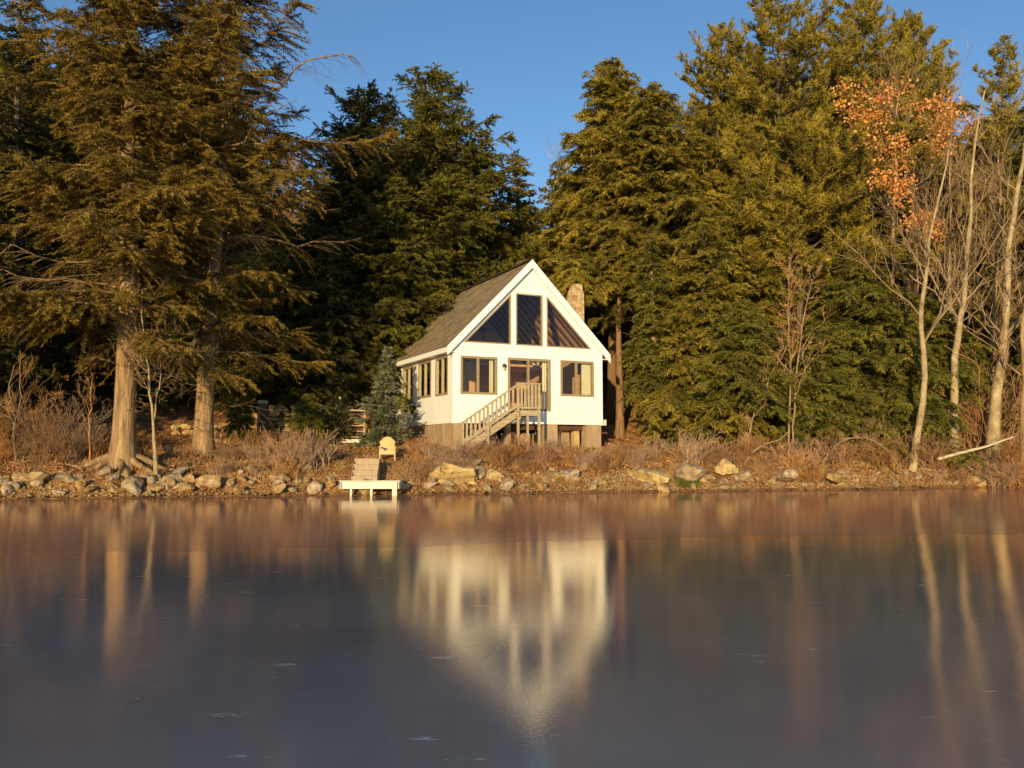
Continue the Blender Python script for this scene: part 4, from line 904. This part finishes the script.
bare_tree('leafless grey brown tree showing its twigs in the gap at upper left', 'hardwood_tree', [(290, 430), (289, 330), (292, 260), (290, 210), (293, 175)], 52, .16, .03, 140, mat='twig', twig='twig', K=(22, 8, 6), lf=.32, ang=35, up=.5, tw=.009)
bare_tree('leafless twiggy tree left of the golden pine at the skyline gap', 'hardwood_tree', [(562, 400), (560, 300), (556, 240), (554, 168)], 60, .14, .03, 141, mat='twig', twig='twig', K=(16, 6, 5), lf=.3, ang=35, up=.5, tw=.009)
for k, (px, top, Y) in enumerate([(946, 75, 46), (968, 130, 47), (1000, 190, 45), (915, 250, 44)]):
    bare_tree(['twiggy grey tree against the sky right of the wind swept pine', 'twiggy tree behind the tall pale maple', 'twiggy tree behind the thickest maple', 'short twiggy tree between oak and maples', 'twiggy tree just outside the right edge', 'low twiggy tree tangled behind the leaning trunks'][k], 'hardwood_tree', [(px - 4, 430), (px, 330), (px + 3, 240 if top < 200 else 300), (px + 6, top)], Y, .09, .015, 150 + k, mat='bark', twig='twig', K=(14, 6, 5), lf=.34, ang=40, up=.4, tw=.005)

# fallen log and bowed branches on the right shore
def limb(name, label, pxs, Y, r0, r1, seed, mat='birch', K=3, cat='branch', lf=.25):
    r = np.random.default_rng(seed); P = path_pts(pxs, Y); base = P[0].copy(); P = P - base; root = empty(name, base); tag(root, label, cat)
    ch = Chunks(); Rd = np.linspace(r0, r1, len(P)); ch.add(*tubes(P[None], Rd[None], 8)); ch.build('stem', M[mat], root)
    ch = Chunks(); A, Ar = grow(P[None], Rd[None], K, .3, 1, lf, 45, r, N=5, rf=.45); ch.add(*tubes(A, Ar, 4)); A, Ar = grow(A, Ar, 4, .2, 1, .5, 45, r, N=4); ch.add(*tubes(A, np.maximum(Ar, .006), 3)); ch.build('twigs', M['twig_pale'], root, smooth=False)
limb('fallen_log', 'pale fallen birch log slanting up to the right on the far right bank', [(938, 459), (960, 453, .1), (985, 447, .2), (1004, 440, .5), (1014, 437, .8)], 35.4, .075, .035, 1, K=7, cat='log')
limb('bowed_branch', 'pale bowed branch arching over the shore and back to the water', [(822, 463), (832, 448), (845, 439), (860, 437), (876, 441), (888, 451), (897, 464), (906, 474)], 34.4, .035, .018, 2, 'twig_pale', 8)
limb('bowed_branch', 'thin curved branch sweeping up over the small boulder by the saplings', [(744, 465), (752, 452), (765, 444), (780, 440), (790, 430)], 34.3, .04, .02, 3, 'twig_pale', 8)
limb('bowed_branch', 'thin branch curving from the waterline up to the fallen log', [(945, 478), (955, 472), (966, 466), (975, 454)], 35.2, .02, .012, 4, 'twig_pale', 4)
limb('bowed_branch', 'slender bare branch fanning up left of the leaning maple', [(905, 474), (895, 462), (893, 452), (880, 445)], 34.6, .018, .01, 5, 'twig_pale', 6)
# root flare of the biggest hemlock
r = np.random.default_rng(9); ch = Chunks(); bx_, by_ = at(123, 450, 29.5)[0], 29.5
for a in (-2.9, -2.2, -1.3, -.5, .2, 2.6):
    L_ = r.uniform(.9, 1.7); s = np.linspace(0, 1, 9); px_ = bx_ + math.cos(a) * (.25 + L_ * s); py_ = by_ + math.sin(a) * (.25 + L_ * s) * .8
    zz = gz(px_, py_) + .34 * (1 - s) ** 2 + .02; P = np.stack([px_, py_, zz], -1); ch.add(*tubes(P[None], (np.linspace(.15, .04, 9))[None], 8))
rt = ch.build('roots', M['bark'])
big = [o for o in C.objects if o.get('label', '').startswith('huge bronze')][0]
rt.parent = big; rt.location = -big.location

# ------------------------------------------------------------------ shrubs
def shrub_mesh(seed, n=46, h=1., spread=.5, mat='twig'):
    r = np.random.default_rng(seed); a = r.uniform(0, 6.28, n); sp = np.abs(r.normal(0, spread, n)); u = np.linspace(0, 1, 5)[None]
    hh = h * r.uniform(.5, 1.05, n); b = r.normal(0, .16, (n, 2))
    P = np.stack([b[:, :1] + np.cos(a)[:, None] * sp[:, None] * u ** 1.3, b[:, 1:] + np.sin(a)[:, None] * sp[:, None] * u ** 1.3, hh[:, None] * u - .1], -1)
    P[:, 1:] += r.normal(size=(n, 4, 3)) * .035 * h; Rr = np.full((n, 5), .0075) * np.linspace(1.2, .5, 5)
    ch = Chunks(); ch.add(*tubes(P, Rr, 3)); A, Ar = grow(P, Rr, 5, .25, 1, .45, 38, r, N=4, up=.3); ch.add(*tubes(A, np.maximum(Ar, .0036), 3)); A, Ar = grow(A, Ar, 4, .2, 1, .5, 40, r, N=3, up=.2); ch.add(*tubes(A, np.maximum(Ar, .003), 3))
    me_o = ch.build('shrub', M[mat], smooth=False); me = me_o.data; bpy.data.objects.remove(me_o); return me
SH = [shrub_mesh(200 + i, mat=('twig', 'twig_red')[i % 2], spread=.45 + .1 * (i % 3)) for i in range(6)]
ORD = ['first', 'second', 'third', 'fourth', 'fifth', 'sixth', 'seventh', 'eighth', 'ninth', 'tenth', 'eleventh', 'twelfth', 'thirteenth', 'fourteenth', 'fifteenth', 'sixteenth', 'seventeenth', 'eighteenth', 'nineteenth', 'twentieth', 'twenty first', 'twenty second']
def shrubs(zone, pts, group, hs, name='shrub', look='bare brown shrub', meshes=None):
    pts = sorted(pts, key=lambda p: p[0])
    for i, (px, Y, hm) in enumerate(pts):
        x = at(px, 450, Y)[0]; me = (meshes or SH)[(i * 5 + len(pts)) % len(meshes or SH)]
        o = bpy.data.objects.new(name, me); C.objects.link(o); s = hm * hs; o.location = (x, Y, gzf(x, Y)); o.scale = (s * random.uniform(1, 1.5), s * random.uniform(.9, 1.2), s); o.rotation_euler = (0, 0, random.uniform(0, 6.28))
        tag(o, f'{look} {zone}, {ORD[i]} from the left' if len(pts) > 1 else f'{look} {zone}', 'shrub', group)
rs_ = random.Random(5)
def band(a, b, n, Y0, Y1, h0=.8, h1=1.2): return [(a + (b - a) * (i + .5) / n + rs_.uniform(-6, 6), rs_.uniform(Y0, Y1), rs_.choice((.5, .75, 1., 1.3)) * rs_.uniform(h0, h1)) for i in range(n) if rs_.random() > .15]
shrubs('between the second hemlock and the dock steps', band(215, 342, 22, 29.4, 33.5, .75, 1.2), 'shrubs on the bank left of the dock', 1.0)
shrubs('between the garden chair and the stair foot', band(402, 462, 12, 30.6, 33.3, .7, 1.15), 'shrubs between chair and stair', .9)
shrubs('in front of the cabin foundation', band(470, 600, 20, 31.7, 34.0, .7, 1.1), 'shrubs before the foundation', .78)
shrubs('between the cabin corner and the low hemlock', band(604, 700, 16, 32.5, 36.0, .7, 1.1), 'shrubs right of the cabin', 1.)
shrubs('between the low hemlock and the bowed branch', band(705, 830, 20, 33.3, 36.5, .7, 1.2), 'shrubs under the saplings', 1.1)
shrubs('between the bowed branch and the right edge', band(835, 1022, 20, 35, 38.5, .8, 1.3), 'shrubs on the right bank', 1.15)
shrubs('under the biggest hemlock', band(80, 205, 9, 30, 33, .5, .9), 'shrubs under the left hemlocks', 1.)
TALL = [shrub_mesh(230 + i, n=40, h=2.3, spread=.9, mat='twig_red') for i in range(3)]
shrubs('at the far left', band(-20, 84, 10, 28.6, 31.5, .75, 1.0), 'tall brush at the far left', .95, look='tall russet brush clump', meshes=TALL)
shrubs('behind the pale maples', band(930, 1040, 10, 40, 44, 1.2, 1.8), 'tall brush behind the maples', 1.1, look='tall russet brush clump', meshes=TALL)
# shrubs that keep coral or orange leaves
def leafy(label, px, Y, h, n, seed, base=0., mat='coral', sx=1., sz_=.055):
    x = at(px, 450, Y)[0]; z = gzf(x, Y); r = np.random.default_rng(seed); rt = empty('leafy_shrub', (x, Y, z)); tag(rt, label, 'shrub')
    ns = 26; a = r.uniform(0, 6.28, ns); u = np.linspace(0, 1, 5)[None]; sp = r.uniform(.1, .6, ns) * sx
    P = np.stack([np.cos(a)[:, None] * sp[:, None] * u, np.sin(a)[:, None] * sp[:, None] * u, (h * r.uniform(.6, 1, ns))[:, None] * u - .1], -1); P[:, 1:] += r.normal(size=(ns, 4, 3)) * .04
    Rr = np.full((ns, 5), .007); ch = Chunks(); ch.add(*tubes(P, Rr, 3)); A, Ar = grow(P, Rr, 5, .3, 1, .4, 40, r, N=4); ch.add(*tubes(A, np.maximum(Ar, .004), 3)); ch.build('stems', M['twig'], rt, smooth=False)
    V, Fq, tn = leaves_on(A, r, n, sz_, .03); np_mesh('leaves', V, Fq, M[mat], rt, tone=tn)
leafy('coral leaved shrub before the stair posts', 520, 32.9, 1.35, 420, 1)
leafy('sparse coral leaved shrub right of the fuller one under the stairs', 548, 32.6, .9, 300, 2)
leafy('little coral leaved shrub furthest right before the foundation', 571, 32.8, .95, 120, 3)
leafy('low coral shrub between the blue spruce and the cabin corner', 418, 33.9, .8, 420, 4)
leafy('orange leaved twig shrub at the foot of the leaning maple', 935, 35.2, .7, 160, 5, mat='oak')
print('NEEDLES', NT)
